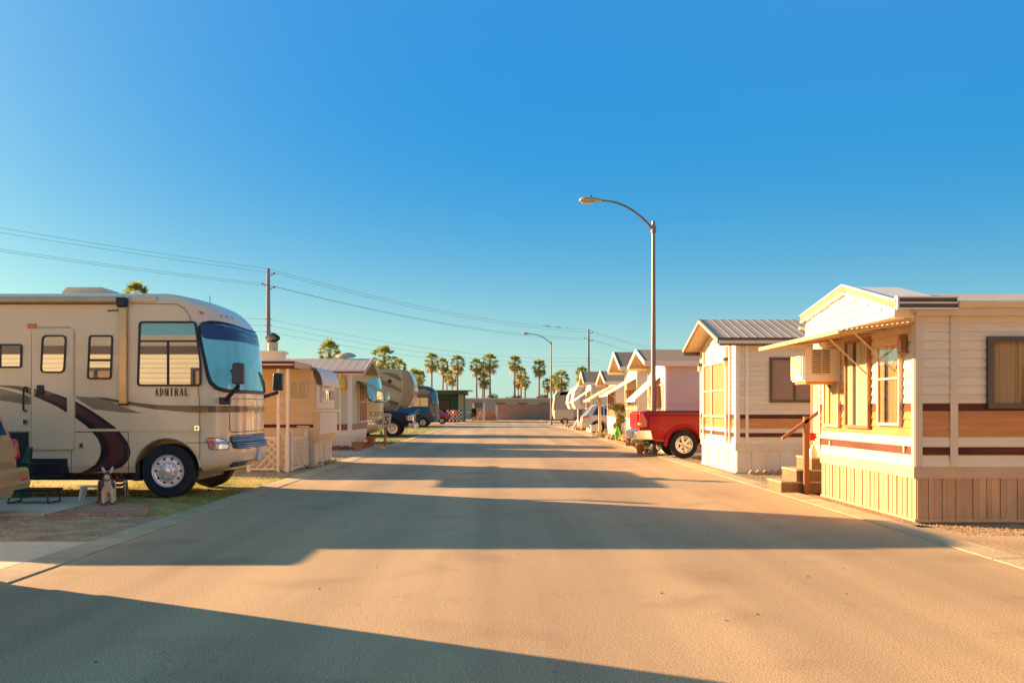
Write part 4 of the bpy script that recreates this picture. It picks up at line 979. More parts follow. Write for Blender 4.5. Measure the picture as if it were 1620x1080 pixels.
# --- the homes further along
def far_home(label, y0, W, xf, zs, ze, zp, oh, wm, front, roof, aw_args, trim=white_paint, L=8.5, screen=True, bands=None):
    h, fs, ff, wl = home('park_home', label, 'mobile home', 1, xf, y0, y0+W, L, zs, ze, zp, bands or [], .105, wm, trim, roof, white_paint, skirt_white, oh=oh, ohs=.2, frontm=front)
    hwin(wl, ff, .35, W-.35, 1.05, 2.35, .05, white_paint, 'screen', mull=(W*.35, W*.65), rail=(1.5,), fillm=screen_tan)
    hwin(wl, fs, 1.2, 2.3, 1.25, 2.35, .05, white_paint, 'screen', mull=(1.75,), rail=(1.8,), fillm=M('screen_umber',(.24,.16,.11),.8))
    return h, fs, ff
h4, f4s, f4f = far_home('lilac grey sided home behind the red pickup with striped awning', 31.6, 3.7, 5.6, .65, 3.08, 3.55, .75, lilac_siding, white_siding, shingle, None)
awning(None, 'white slatted window awning on the lilac grey home behind the pickup', f4f, 1.0, 3.3, 2.62, .78, .85, white_paint, n=11, front_lip=.1)
h5, f5s, f5f = far_home('white gabled home beyond the lamp post with steep front gable', 38.2, 3.7, 5.6, .65, 3.2, 3.86, .75, white_siding, white_siding, shingle, None)
awning(None, 'wide white ridged awning in front of the steep gabled home', f5f, .25, 3.5, 2.75, .66, 1.15, white_paint, n=11, front_lip=.08)
h6, f6s, f6f = far_home('low white gabled home in front of the white suv', 46.0, 3.7, 5.7, .6, 2.82, 3.36, .6, white_siding, white_siding, shingle, None)
awning(None, 'pale pinkish awning on post supports beside the white suv', f6f, .1, 3.9, 2.66, .72, 1.25, M('awning_pink',(.62,.46,.37),.5), n=11, front_lip=.1)
h7, f7s, f7f = far_home('grey white gabled home standing just behind the white suv', 59.0, 3.6, 5.72, .65, 3.15, 3.85, .5, lilac_siding, white_siding, shingle, None)
awning(None, 'farthest white window awning beyond the white suv on the right', f7f, .2, 3.4, 2.68, .78, 1.15, white_paint, n=10, front_lip=.05)
pp = thing('awning_post', 'plain pale post by the kerb in front of the white suv', 'post', (5.22,49.2,0))
MB().box(5.15,5.29,49.13,49.27,0,2.45).build('shaft', cream_trim, pp, bev=.01, world=True); MB().box(5.10,5.34,49.08,49.32,0,.06).build('foot', concrete, pp, world=True)

def fifth_wheel(label, sx, xf, y0, y1, z1, mat, capm, L=9.5, nose=2.1, zn=1.45, group=None, flat=False):
    r_ = thing('travel_trailer', label, 'trailer', (xf+sx*L/2, (y0+y1)/2, 0), 0, group); a = lambda u: xf+sx*u
    pr = [(a(.22),zn),(a(.0),zn+.55),(a(.10),z1-.75),(a(.45),z1-.18),(a(.8),z1),(a(L),z1-.08),(a(L),.55),(a(nose+.3),.55),(a(nose),zn)] if not flat else [(a(0),.55),(a(-.12),1.3),(a(.05),z1-.4),(a(.3),z1),(a(L),z1),(a(L),.55)]
    MB().prism(pr, 'y', y0, y1).build('body', mat, r_, bev=.07, world=True)
    cp = [(p[0]-sx*.015, p[1]) for p in pr[:5]]; cp2 = [(p[0]+sx*.5, p[1]) for p in pr[:5]][::-1]
    MB().prism(cp+cp2, 'y', y0-.012, y1+.012).build('nose_cap', capm, r_, bev=.05, world=True)
    for x in (L*.62, L*.74):
        for s, yy_ in ((-1, y0+.03), (1, y1-.03)): wheel(r_, a(x)-r_.location.x, yy_-r_.location.y, .37, .37, .22, s, 'car')
    for u in (L*.35, L*.5, L*.8):
        w_ = MB().box(*sorted((a(u), a(u+.9))), y0-.022, y0, 1.55, 2.25).build('window', black_trim, r_, bev=.02, world=True)
        MB().box(*sorted((a(u+.05), a(u+.85))), y0-.028, y0-.0225, 1.6, 2.2).build('pane', rv_glass, w_)
    for y_ in (y0+.4, y1-.4): MB().tube([(a(nose*.55) if not flat else a(.8), y_, zn if not flat else .6), (a(nose*.55) if not flat else a(.8), y_, .02)], .05, 6).build('landing_leg', dark_metal, r_, world=True)
    MB().box(*sorted((a(L*.4), a(L*.4+.9))), (y0+y1)/2-.35, (y0+y1)/2+.35, z1-.04, z1+.22).build('roof_unit', rv_white, r_, bev=.05, world=True)
    return r_
fifth_wheel('white nosed fifth wheel trailer behind the white suv', 1, 5.45, 70.5, 73, 3.5, grey_trailer, white_paint)
fifth_wheel('smaller white nosed fifth wheel trailer next one beyond on the right', 1, 5.7, 79.5, 82, 3.4, grey_trailer, white_paint)
fifth_wheel('large plain grey trailer at the far right end of the road', 1, 5.6, 98, 100.5, 3.3, grey_trailer, grey_trailer, flat=True)
tr = thing('hitch_stand', 'white tripod hitch stand under the white nosed trailer', 'stand', (5.5,66.5,0))
MB().tube([(0,0,.55),(0,0,1.45)], .06, 8).build('column', white_paint, tr)
for k in range(3): a = k*2.09+.5; MB().tube([(0,0,.75),(.5*math.cos(a),.5*math.sin(a),.02)], .03, 6).build('leg', white_paint, tr)
ut = thing('utility_trailer', 'small tan boxed utility trailer at the far right kerb', 'trailer', (5.9,88,0))
MB().box(-.9,.9,-.7,.7,.5,1.35).build('box', cream_trim, ut, bev=.02)
for s in (-1,1): wheel(ut, .1, s*.78, .3, .3, .18, s, 'car')
MB().tube([(-.9,0,.5),(-1.5,0,.45)], .04, 6).build('tongue', dark_metal, ut)

# --- red pickup
tk, sy = car('pickup_truck', 'red pickup with chrome bumper backed up to the right kerb', 'pickup', (4.16+2.9, 29.0, 0), 0, 5.8, 2.0,
    [(-2.9,.62),(-2.88,1.40),(-2.7,1.43),(-.55,1.43),(-.50,1.5),(-.3,1.92),(.9,1.94),(1.5,1.36),(2.7,1.22),(2.88,1.0),(2.9,.72)], .50, 1.12, 1.92, .80, truck_red, (-1.55, 1.95), .415,
    wins=([(-.2,1.42),(.35,1.40),(.35,1.82),(-.1,1.82)],[(.42,1.40),(1.25,1.36),(.9,1.78),(.42,1.82)]), style='truck', endr=.05)
# faces -x already: tail at -x
bp_ = MB(); bp_.prism(rpoly([(-3.02,.56),(-3.02,.80),(-2.93,.86),(-2.55,.86),(-2.48,.56)], .04), 'y', -1.0, 1.0); bp_ = bp_.build('bumper', chrome, tk, bev=.03, smooth=40)
MB().box(-3.03,-2.99,-.45,.45,.60,.80).build('plate_recess', dark_metal, bp_, bev=.01)
for s in (-1, 1):
    tl_ = MB(); tl_.prism(rpoly([(-2.915,.90),(-2.66,.94),(-2.67,1.16),(-2.78,1.37),(-2.90,1.37)], .03), 'y', s*.86, s*1.012); tl_ = tl_.build('tail_light', red_lens, tk, bev=.02, smooth=40)
    MB().box(-2.925,-2.84,s*.88 if s > 0 else -1.014,1.014 if s > 0 else -.88,1.0,1.07).build('reverse_lens', white_paint, tl_, bev=.01)
MB().box(-2.94,-2.90,-.82,.82,.92,1.36).build('tailgate', truck_red, tk, bev=.02)
MB().box(-2.955,-2.94,-.12,.12,1.2,1.27).build('tailgate_handle', chrome, tk, bev=.01)
MB().box(-2.72,-.6,-1.004,-.93,1.395,1.437).build('bed_rail', black_trim, tk, bev=.01)
seam_red = M('seam_dark_red', (.06,.004,.003), .6)
for pts in ([(-2.62,.92),(-2.62,1.39)],[(-.62,.62),(-.62,1.40)],[(-2.62,.92),(-2.9,.9)],[(-2.85,1.30),(-.65,1.30)]): MB().tube([(a,-1.006,b) for a, b in pts], .006, 4).build('panel_seam', seam_red, tk)
MB().tube([(-1.55+.56*math.cos(R(a)),-1.0,.423+.56*math.sin(R(a))) for a in range(-6,188,8)], .05, 8).build('fender_flare', truck_red, tk, smooth=60)
MB().tube([(-2.3,-.5,.5),(-2.55,-.75,.44)], .04, 8).build('exhaust_pipe', dark_metal, tk)
MB().prism([(-2.5,.5),(-1.0,.5),(-1.0,.38),(-2.3,.38)], 'y', -.5, .5).build('frame_rail', dark_metal, tk)

# --- white suv on the right
ws, sy = car('parked_suv', 'white suv with red tail lights parked between the right homes', 'suv', (4.9+2.35, 57.0, 0), 0, 4.7, 1.9,
    [(-2.35,.6),(-2.33,.95),(-2.2,1.12),(-1.75,1.66),(-1.55,1.75),(.3,1.76),(.6,1.70),(1.25,1.14),(2.2,1.0),(2.35,.7)], .36, 1.06, 1.75, .78, white_car, (-1.4, 1.45), .38,
    wins=([(-1.75,1.12),(-1.1,1.10),(-1.1,1.62),(-1.45,1.60)],[(-1.02,1.10),(-.1,1.10),(-.1,1.65),(-1.02,1.63)],[(-.02,1.1),(1.0,1.1),(.5,1.62),(-.02,1.65)]))
g_ = MB(); g_.v = [Vector((-2.215,-.70,1.13)),Vector((-2.215,.70,1.13)),Vector((-1.78,.62,1.64)),Vector((-1.78,-.62,1.64))]; g_.f = [[0,1,2,3]]; g_.build('rear_window', car_glass, ws)
for s in (-1, 1): MB().prism(rpoly([(-2.36,.92),(-1.95,.96),(-1.9,1.08),(-2.26,1.08)], .03), 'y', s*.62, s*.955).build('tail_light', red_lens, ws, bev=.02)
MB().prism(rpoly([(-2.43,.40),(-2.0,.34),(-2.0,.68),(-2.42,.68)], .05), 'y', -.9, .9).build('bumper', white_car, ws, bev=.05, smooth=50)
MB().box(-2.38,-2.33,-.27,.27,.72,.86).build('license_plate', M('plate_white',(.62,.66,.7)), ws)

# ================================================================ STREET LAMPS
def street_lamp(label, x, y, h, arm, rise):
    r_ = thing('street_lamp', label, 'street lamp', (x, y, 0), 0, 'street lamps')
    MB().tube([(0,0,0),(0,0,h*.5),(0,0,h)], [.09,.072,.052], 14).build('pole', pole_grey, r_, smooth=60)
    MB().lathe([(.19,0),(.19,.03),(.13,.05),(.12,.22)], (0,0,0), 'z', 16).build('base', pole_grey, r_, smooth=40)
    pts = [(-.05,0,h-.28)]+[(-arm*t, 0, h-.28+rise*(1-(1-t)**2.2)) for t in [k/12 for k in range(1,13)]]
    a_ = MB().tube(pts, [.042-.014*k/12 for k in range(13)], 10).build('arm', pole_grey, r_, smooth=60)
    MB().lathe([(.085,-.1),(.085,.1)], (0,0,h-.28), 'z', 12).build('arm_clamp', pole_grey, a_)
    e = pts[-1]; hd = MB(); rows = []
    for t, w_, hh in ((0,.06,.05),(.12,.10,.08),(.35,.16,.115),(.55,.165,.12),(.68,.12,.085),(.72,.05,.03)):
        rows.append([Vector((e[0]+.05-t, w_*math.cos(q), e[2]+(hh if math.sin(q) > 0 else hh*.55)*math.sin(q))) for q in [k*math.pi/8 for k in range(16)]])
    hd.grid(rows, closed=True); n = 16; hd.f += [list(range(n)), list(range(5*n,6*n))]
    hd = hd.build('lamp_head', lamp_grey, r_, smooth=50)
    MB().lathe([(.035,0),(.035,.06),(.02,.075)], (e[0]-.30,0,e[2]+.10), 'z', 10).build('photocell', dark_metal, hd)
    MB().box(e[0]-.58,e[0]-.18,-.10,.10,e[2]-.085,e[2]-.055).build('lens', M('lens_frost',(.6,.5,.3),.3), hd, bev=.02)
    return r_
street_lamp('tall near street lamp rising behind the red pickup', 4.96, 30.28, 7.6, 1.75, .95)
street_lamp('smaller far street lamp by the right kerb near the grey trailers', 4.72, 88, 7.9, 2.05, .95)

# ================================================================ LEFT ROW
# neighbouring home just outside the frame on the left, its shadow lies across the near road
hn, _, _, wn = home('park_home', 'cream park home left of the camera shading the near asphalt', 'mobile home', -1, -5.08, 5.15, 8.45, 10.5, .6, 2.95, 3.35, [(.6,.8,None),(.8,.95,brown_band)], .118, white_siding, cream_trim, metal_roof, brown_frame, skirt_tan, oh=.05, ohs=.02)
FB = frame((-5.08, 8.45, 0), (-1,0,0), (0,1,0))
siding(wn, FB, 0, 10.5, [(.6+.118*k, .6+.118*(k+1), brown_band if k == 2 else None) for k in range(19)], white_siding, False)
for u in (1.2, 4.2, 7.4): hwin(wn, FB, u, u+1.3, 1.5, 2.5, .06, brown_frame, 'screen', mull=(u+.65,))

# unseen home added so its sunlit wall bounces light onto the nearest home
hr_, _, _, wr_ = home('park_home', 'unseen white park home added right of the camera to bounce light', 'mobile home', 1, 5.6, 2.0, 5.7, 10.5, .6, 2.9, 3.35, [(.6,.8,None)], .118, white_siding, cream_trim, metal_roof, cream_trim, skirt_tan, oh=.05, ohs=.05)
for u in (1.5, 5.0): hwin(wr_, frame((5.6,5.7,0),(1,0,0),(0,1,0)), u, u+1.3, 1.5, 2.5, .06, brown_frame, 'screen', mull=(u+.65,))

# tan travel trailer with porch
t2 = thing('travel_trailer', 'tan trailer with curved white window guard and lattice porch', 'trailer', (-8,25,0))
pr = [(-12,.62),(-4.72,.62),(-4.65,.85),(-4.65,1.42),(-4.74,1.46),(-4.76,2.15),(-4.84,2.42),(-5.0,2.56),(-5.4,2.62),(-12,2.62)]
tb = MB().prism(pr, 'y', 23.84, 26.25).build('body', tan_siding, t2, bev=.02, world=True)
F2 = frame((-4.82, 23.84, 0), (-1,0,0), (0,-1,0))
siding(tb, F2, 0, 7, [(.64+.093*k, .64+.093*(k+1), brown_band if k == 4 else None) for k in range(20)], tan_siding, False, t=.012)
fr_ = MB()
for k in range(6): fr_.prism([(-4.66,.84+k*.093),(-4.632,.845+k*.093),(-4.645,.93+k*.093),(-4.66,.93+k*.093)], 'y', 23.85, 26.24)
fr_.build('siding', cream_siding, tb, kind='stuff')
MB().box(-4.78,-4.60,23.80,26.6,1.425,1.465).build('counter_ledge', white_paint, t2, world=True)
F2f = frame((-4.75, 23.84, 0), (0,1,0), (1,0,0))
MB(F2f).box(.03,2.38,0,.03,1.50,2.12).build('window_panel', white_siding, t2, world=True)
hwin(tb, frame((-4.72,23.84,0),(0,1,0),(1,0,0)), .35, 2.05, 1.66, 2.06, .07, white_paint, 'curtain', mull=(.75,1.65))
gd = MB(); rows = []
cv = [(-5.02,2.60),(-4.86,2.58),(-4.72,2.51),(-4.63,2.40),(-4.585,2.26),(-4.56,2.10)]
for (a, b) in cv: rows.append([Vector((a+.008*((k % 2)*2-1), 23.78+2.55*k/26, b)) for k in range(27)])
gd.grid(rows); gd.grid([[p+Vector((-.02,0,-.02)) for p in r] for r in rows]); gd.build('window_guard', white_paint, t2, smooth=30, world=True)
rwin(tb, [(-5.42,1.72),(-4.98,1.72),(-4.98,2.24),(-5.42,2.24)], 23.825, .06, .03, cream_trim, rv_glass, bars=((-5.225,-5.195,1.74,2.22),))
MB(F2).box(.1,.42,.013,.02,1.02,1.06).build('badge', cream_trim, t2, world=True)
sk2 = MB().box(-12,-4.80,23.86,26.23,-.02,.64).build('skirt', cream_trim, t2, world=True)
boards(sk2, frame((-4.80,23.86,0),(-1,0,0),(0,-1,0)), 0, 3, .0, .55, (.12,.1), cream_trim, False); boards(sk2, frame((-4.80,23.86,0),(0,1,0),(1,0,0)), 0, 2.37, .0, .55, (.2,.16), cream_trim, False)
# porch roof, posts and lattice
po = thing('porch_roof', 'flat brown edged porch roof on white posts beside the tan trailer', 'porch', (-6.5,22.6,0))
MB().box(-9,-4.9,21.96,23.86,2.50,2.60).build('roof_deck', metal_roof, po, bev=.01, world=True)
MB().box(-9,-4.88,21.92,21.958,2.44,2.62).build('fascia', brown_band, po, world=True); MB().box(-9,-4.9,21.90,21.919,2.52,2.555).build('fascia_stripe', cream_trim, po, world=True)
MB().box(-4.899,-4.86,21.92,23.86,2.47,2.62).build('fascia', M('fascia_pink',(.55,.38,.30),.5), po, world=True)
for x in (-5.28,-5.06): MB().box(x-.035,x+.035,21.98,22.05,0,2.50).build('post', white_paint, po, bev=.006, world=True)
sc_ = MB()
for k in range(6):
    z = .9+k*.26; s = 1 if k % 2 else -1
    sc_.tube([(-5.17+s*(.02+.05*(1-t))*math.cos(t*7), 22.01, z+.09*math.sin(t*7)*(1.1-t)) for t in [j/14 for j in range(15)]], .008, 5)
sc_.build('iron_scroll', white_paint, po, kind='stuff', world=True)
def lattice(label, p0, p1, z0, z1):
    a = Vector((*p0,0)); b = Vector((*p1,0)); L = (b-a).length; d = (b-a)/L; n_ = Vector((d.y,-d.x,0)); F_ = frame(a, d, n_)
    r_ = thing('lattice_panel', label, 'fence', ((a+b)/2)); lat = MB(F_); h = z1-z0; s = .18; k = int((L+h)/s)+1
    for i in range(k):
        for sg_ in (1, -1):
            u0 = i*s-(h if sg_ > 0 else 0); pts = []
            lo_u, hi_u = u0, u0+h
            t0 = max(0, -lo_u); t1 = min(h, L-lo_u)
            if t1-t0 < .06: continue
            za, zb = (z0+t0, z0+t1) if sg_ > 0 else (z1-t0, z1-t1); ua, ub = lo_u+t0, lo_u+t1; q = .019
            lat.add([(ua-q,v,za),(ua+q,v,za),(ub+q,v,zb),(ub-q,v,zb)][:4] if False else [(ua-q,(.0 if sg_ > 0 else .01),za),(ua+q,(.0 if sg_ > 0 else .01),za),(ub+q,(.0 if sg_ > 0 else .01),zb),(ub-q,(.0 if sg_ > 0 else .01),zb),(ua-q,(.008 if sg_ > 0 else .018),za),(ua+q,(.008 if sg_ > 0 else .018),za),(ub+q,(.008 if sg_ > 0 else .018),zb),(ub-q,(.008 if sg_ > 0 else .018),zb)],
                [(0,1,2,3),(4,5,6,7),(0,1,5,4),(1,2,6,5),(2,3,7,6),(3,0,4,7)])
    lat.build('lattice', white_paint, r_, kind='stuff', world=True)
    MB(F_).box(0,L,-.006,.026,z1-.02,z1+.03).build('top_rail', white_paint, r_, world=True); MB(F_).box(0,L,-.007,.027,z0-.02,z0+.03).build('bottom_rail', white_paint, r_, world=True)
    for u in (0, L): 
        p = MB(F_).box(u-.045,u+.045,-.045,.045,0,z1+.1).build('post', white_paint, r_, world=True); MB(F_).lathe([(.05,z1+.1),(.055,z1+.12),(.03,z1+.16),(.001,z1+.22)],(u,0,0),'z',10).build('finial', white_paint, p)
    return r_
lattice('white lattice panel between the porch posts facing the road end', (-6.0,22.1), (-5.1,22.1), .06, .80)
lattice('white lattice panel running from the porch to the tan trailer', (-5.02,22.15), (-4.98,23.7), .06, .78)
vt = thing('roof_turbine', 'ribbed metal turbine vent on a white box above the tan trailer', 'vent', (-6.1,24.8,2.62))
MB().box(-.3,.3,-.3,.3,0,.34).build('curb', white_paint, vt, bev=.01); MB().box(-.35,.35,-.35,.35,.34,.40).build('curb_cap', white_paint, vt, bev=.01)
MB().lathe([(.14,.40),(.14,.62),(.17,.64)], (0,0,0), 'z', 18).build('neck', galv, vt, smooth=40)
vn = MB()
for k in range(20):
    a0 = 2*math.pi*k/20; pl = []
    for j in range(7):
        th = math.pi*j/6; r_ = .07+.13*math.sin(th); z = .64+.24*j/6; pl.append([Vector((r_*math.cos(a0+d), r_*math.sin(a0+d)*1, z)) if d == 0 else Vector(((r_-.035)*math.cos(a0+d), (r_-.035)*math.sin(a0+d), z)) for d in (0, .26)])
    vn.grid(pl)
vn.build('vanes', galv, vt, kind='stuff'); MB().lathe([(.10,.64),(.155,.72),(.155,.80),(.08,.88),(.001,.90)], (0,0,0), 'z', 16).build('core', dark_metal, vt, smooth=50)
rb = thing('rock_border', 'line of rough rocks along the foot of the tan trailer skirt', 'rocks', (-4.8,24.5,0))
rnd = random.Random(9)
for k in range(34):
    t = k/33; x = -5.4+.75*min(1,t*2.2)+rnd.uniform(-.1,.1); y = 23.45+rnd.uniform(-.14,.14) if t < .45 else 23.5+(t-.45)*5.2
    if t >= .45: x = -4.68+rnd.uniform(-.07,.05)
    r_ = rnd.uniform(.05,.11); MB().rock((x,y,r_*.45), r_, .75, k).build('stone', rock_m if k % 3 else stone_m, rb, world=True)

# white and sage home with red stripe
h3, f3s, f3f, w3 = home('park_home', 'sage sided home with red striped white eaves behind the tan trailer', 'mobile home', -1, -5.4, 33.4, 37.1, 8.5, .55, 2.85, 3.32, [(.55,.73,white_paint),(.73,.95,M('red_band',(.27,.03,.02),.4,0,.15))], .10, sage_siding, white_paint, M('pink_metal_roof',(.60,.46,.36),.45,.2,.08), white_paint, skirt_white, oh=.5, ohs=.15, rib=.3, fascia2=M('red_stripe',(.30,.04,.03),.4), skirt_w=(.25,.2))
hwin(w3, f3f, 1.5, 3.55, .98, 2.45, .06, cream_trim, 'screen', mull=(2.2,2.9), rail=(1.75,), fillm=screen_tan)
for u in (.05,.35): MB(f3s).box(u,u+.07,.016,.04,.55,2.75).build('downpipe', white_paint, h3, world=True)
awning(None, 'green grey window awning sticking out from the sage sided home', f3f, 1.2, 3.65, 2.55, .5, 1.05, M('awning_sage',(.42,.42,.30),.5), n=9)
hg = thing('hanging_ornament', 'yellow bell shaped ornament hanging on the sage sided home', 'ornament', (X(541,33.2),33.2,2.2))
MB().lathe([(.02,.42),(.09,.36),(.12,.18),(.14,.04),(.10,.0),(.02,-.02)], (0,0,0), 'z', 14).build('bell', yellow_m, hg, smooth=60); MB().tube([(0,0,.4),(0,0,.6)], .008, 5).build('cord', wire_m, hg)
sd = thing('satellite_dish', 'pale satellite dish resting on the roof of the sage sided home', 'satellite dish', (-5.95,35.6,3.38))
MB(Matrix.Translation((0,0,.12)) @ Matrix.Rotation(R(14),4,'X')).lathe([(.001,.13),(.2,.115),(.33,.06),(.40,0),(.395,-.005),(.001,.11)], (0,0,0), 'z', 24).build('dish', grey_trailer, sd, smooth=60); MB().tube([(0,.05,-.1),(0,.02,.15)], .03, 6).build('mast', galv, sd)
eg = thing('garden_edging', 'red scalloped brick edging around the sage sided home', 'edging', (-5.3,34,0))
for k in range(11): MB().lathe([(.14,0),(.14,.13),(.07,.18)], (-5.55-k*.3,33.18,0), 'z', 8).build('edging_brick', brick_red, eg, world=True)
for k in range(14): MB().lathe([(.14,0),(.14,.13),(.07,.18)], (-5.22,33.25+k*.29,0), 'z', 8).build('edging_brick', brick_red, eg, world=True)
def pot(label, x, y, r, h, m=terracotta, plant=None, n=60, ph=.4, lm=None):
    p = thing('flower_pot', label, 'pot', (x,y,0)); MB().lathe([(r*.62,0),(r*.9,h*.45),(r,h*.82),(r*1.1,h*.84),(r*1.1,h),(r*.92,h),(r*.9,h*.9),(.001,h*.9)], (0,0,0), 'z', 20).build('pot_body', m, p, smooth=35)
    return p
pot('large round terracotta pot at the corner of the sage sided home', X(565,32.6), 32.7, .2, .33, M('terracotta_tan',(.36,.19,.10),.8,0,.15,5))
pot('small terracotta pot at the far end of the sage sided home', X(587,37.6), 37.6, .19, .36)
# number five speed sign
sn = thing('speed_sign', 'small white number 5 sign on a leaning orange stake', 'sign', (-4.52,36.0,0))
SM = Matrix.Rotation(R(4.5),4,'Y')
MB(SM).box(-.045,.045,-.025,.025,0,.98).build('stake', M('stake_orange',(.55,.25,.08),.7,0,.15,6), sn)
bd = MB(SM).box(-.165,.165,-.045,-.026,.80,1.32).build('board', M('sign_white',(.66,.60,.50),.5,0,.08,5), sn, bev=.008)
text('number_text', '5', M('sign_black',(.02,.02,.02),.5), SM @ frame((0,-.047,1.02),(1,0,0),(0,-1,0)), .44, bd)
MB(SM).box(-.10,.10,-.05,-.046,1.225,1.245).build('small_print', M('sign_black',(.02,.02,.02),.5), bd)
ym = thing('kerb_bracket', 'yellow painted block lying on the kerb near the number sign', 'block', (-4.4,34.2,0)); MB().prism([(-.12,.02),(.12,.02),(.08,.10),(-.07,.12)], 'y', -.1, .1).build('block', yellow_m, ym, bev=.02)

# --- second motorhome, fifth wheel, navy truck
m2, _ = motorhome('beige motorhome nose showing past the sage sided home', (-5.12,41.4,0), rv_beige, rv_beige, back=-9)
for s in (-1,1):
    nosepatch(m2, 'headlight', clear_lens, s*R(-66), s*R(-50), .8, 1.0, .012, n=5, rings=4, m=24); nosepatch(m2, 'turn_signal', amber, s*R(-72), s*R(-66), .82, .95, .014, n=4, rings=3, m=16)
nosepatch(m2, 'stripe_decal', rv_taupe, R(-84), R(84), 1.18, 1.36, .004, n=30, rings=6, m=72)
nosepatch(m2, 'grille', black_trim, R(-40), R(40), .8, 1.05, .006, n=10, rings=3, m=40)
for s in (-1, 1):
    base = rvS(s*R(60), 1.75, .01); kn = base+Vector((.45, s*.2, .12)); a_ = MB().tube([base, kn], .03, 6).build('mirror_arm', chrome, m2); c = kn+Vector((0,0,.2)); MB().box(c.x-.1,c.x+.1,c.y-.07,c.y+.07,c.z-.2,c.z+.2).build('mirror', chrome, a_, bev=.03)
def PX(pts, d): return [(X(a,d), Z(b,d)) for a, b in pts]
fw = thing('travel_trailer', 'large beige fifth wheel with brown swirls above the navy truck', 'trailer', (-8,54.2,0))
D = 53.
body = PX([(640,584.5),(646,588),(651,596),(654,606),(655,616),(653,629),(648,639),(645,643.5),(630,644)], D)
FWp = body+[(-7.6,Z(644,D)),(-7.9,.6),(-15,.6),(-15,3.7),(X(600,D),3.75)]
MB().prism(FWp, 'y', D, 55.5).build('body', rv_beige, fw, bev=.10, world=True, smooth=40)
capp = PX([(634,584),(640,584),(646.5,587.5),(651.5,595.5),(654.6,606),(655.6,616),(653.6,629),(648.6,639.5),(645.5,644),(630,644.5),(636,628),(637,610),(636,595)], D)
MB().prism(capp, 'y', D-.02, 55.52).build('nose_cap', M('cap_taupe',(.36,.25,.17),.25,0,.1,2,coat=.6), fw, bev=.10, world=True, smooth=40)
def fdecal(pts, m): MB().poly([(x, D-.012, z) for x, z in PX(pts, D)]).build('swirl_decal', m, fw, world=True)
fdecal([(600,590),(615,589),(628,592),(634.5,598),(634.5,604),(626,599),(612,593)], rv_taupe)
fdecal([(594,599),(608,602),(622,608),(635.5,616),(636,621),(622,615),(606,609),(594,606)], rv_taupe)
fdecal([(600,627),(612,631),(632,636.5),(630,640),(612,634),(600,630)], rv_taupe)
fdecal([(612,634),(630,638),(629,643),(620,642)], rv_taupe)
MB().lathe([(.12,0),(.12,-.02),(.06,-.03)], (X(616.5,D), D-.012, Z(603,D)), 'y', 20).build('round_badge', dark_metal, fw, smooth=40, world=True)
MB().box(X(600.5,D),X(604,D),D-.05,D,Z(611,D),Z(596,D)).build('ladder_rack', black_trim, fw, world=True)
for yy_ in (53.4,55.1): MB().tube([(-6.9,yy_,1.5),(-6.9,yy_,.02)], .05, 6).build('landing_leg', dark_metal, fw, world=True)
nt_, sy = car('pickup_truck', 'navy pickup with chrome nose parked under the beige fifth wheel', 'pickup', (-4.75-2.95, 50.75, 0), 0, 5.9, 2.05,
    [(-2.95,.7),(-2.93,1.40),(-.8,1.42),(-.7,1.5),(-.55,1.95),(.5,1.97),(1.05,1.42),(1.5,1.40),(2.7,1.27),(2.88,1.12),(2.95,.75)], .52, 1.12, 1.95, .8, navy, (-1.7, 1.88), .43,
    wins=([(-.45,1.44),(.1,1.42),(.1,1.86),(-.35,1.86)],[(.16,1.42),(.95,1.42),(.5,1.84),(.16,1.86)]), style='truck', endr=.06)
gr = MB().prism(rpoly([(2.86,.74),(2.99,.74),(2.97,1.18),(2.86,1.18)], .03), 'y', -.62, .62).build('grille', chrome, nt_, bev=.02)
for k in range(3): MB().box(2.985,3.0,-.56,.56,.80+k*.12,.87+k*.12).build('grille_slot', black_trim, gr)
MB().prism(rpoly([(2.75,.46),(3.08,.48),(3.08,.70),(2.75,.74)], .05), 'y', -1.02, 1.02).build('bumper', chrome, nt_, bev=.03)
for s in (-1,1):
    MB().box(2.70,2.965,s*.64 if s > 0 else -1.015,1.015 if s > 0 else -.64,.84,1.14).build('headlight', clear_lens, nt_, bev=.03); MB().box(2.62,2.72,*sorted((s*.9,s*1.03)),.9,1.12).build('turn_signal', amber, nt_, bev=.01)
    a_ = MB().tube([(1.0,s*.9,1.35),(.95,s*1.3,1.42)], .02, 6).build('mirror_arm', chrome, nt_); MB().box(.88,1.02,*sorted((s*1.25,s*1.42)),1.35,1.75).build('mirror', chrome, a_, bev=.03)
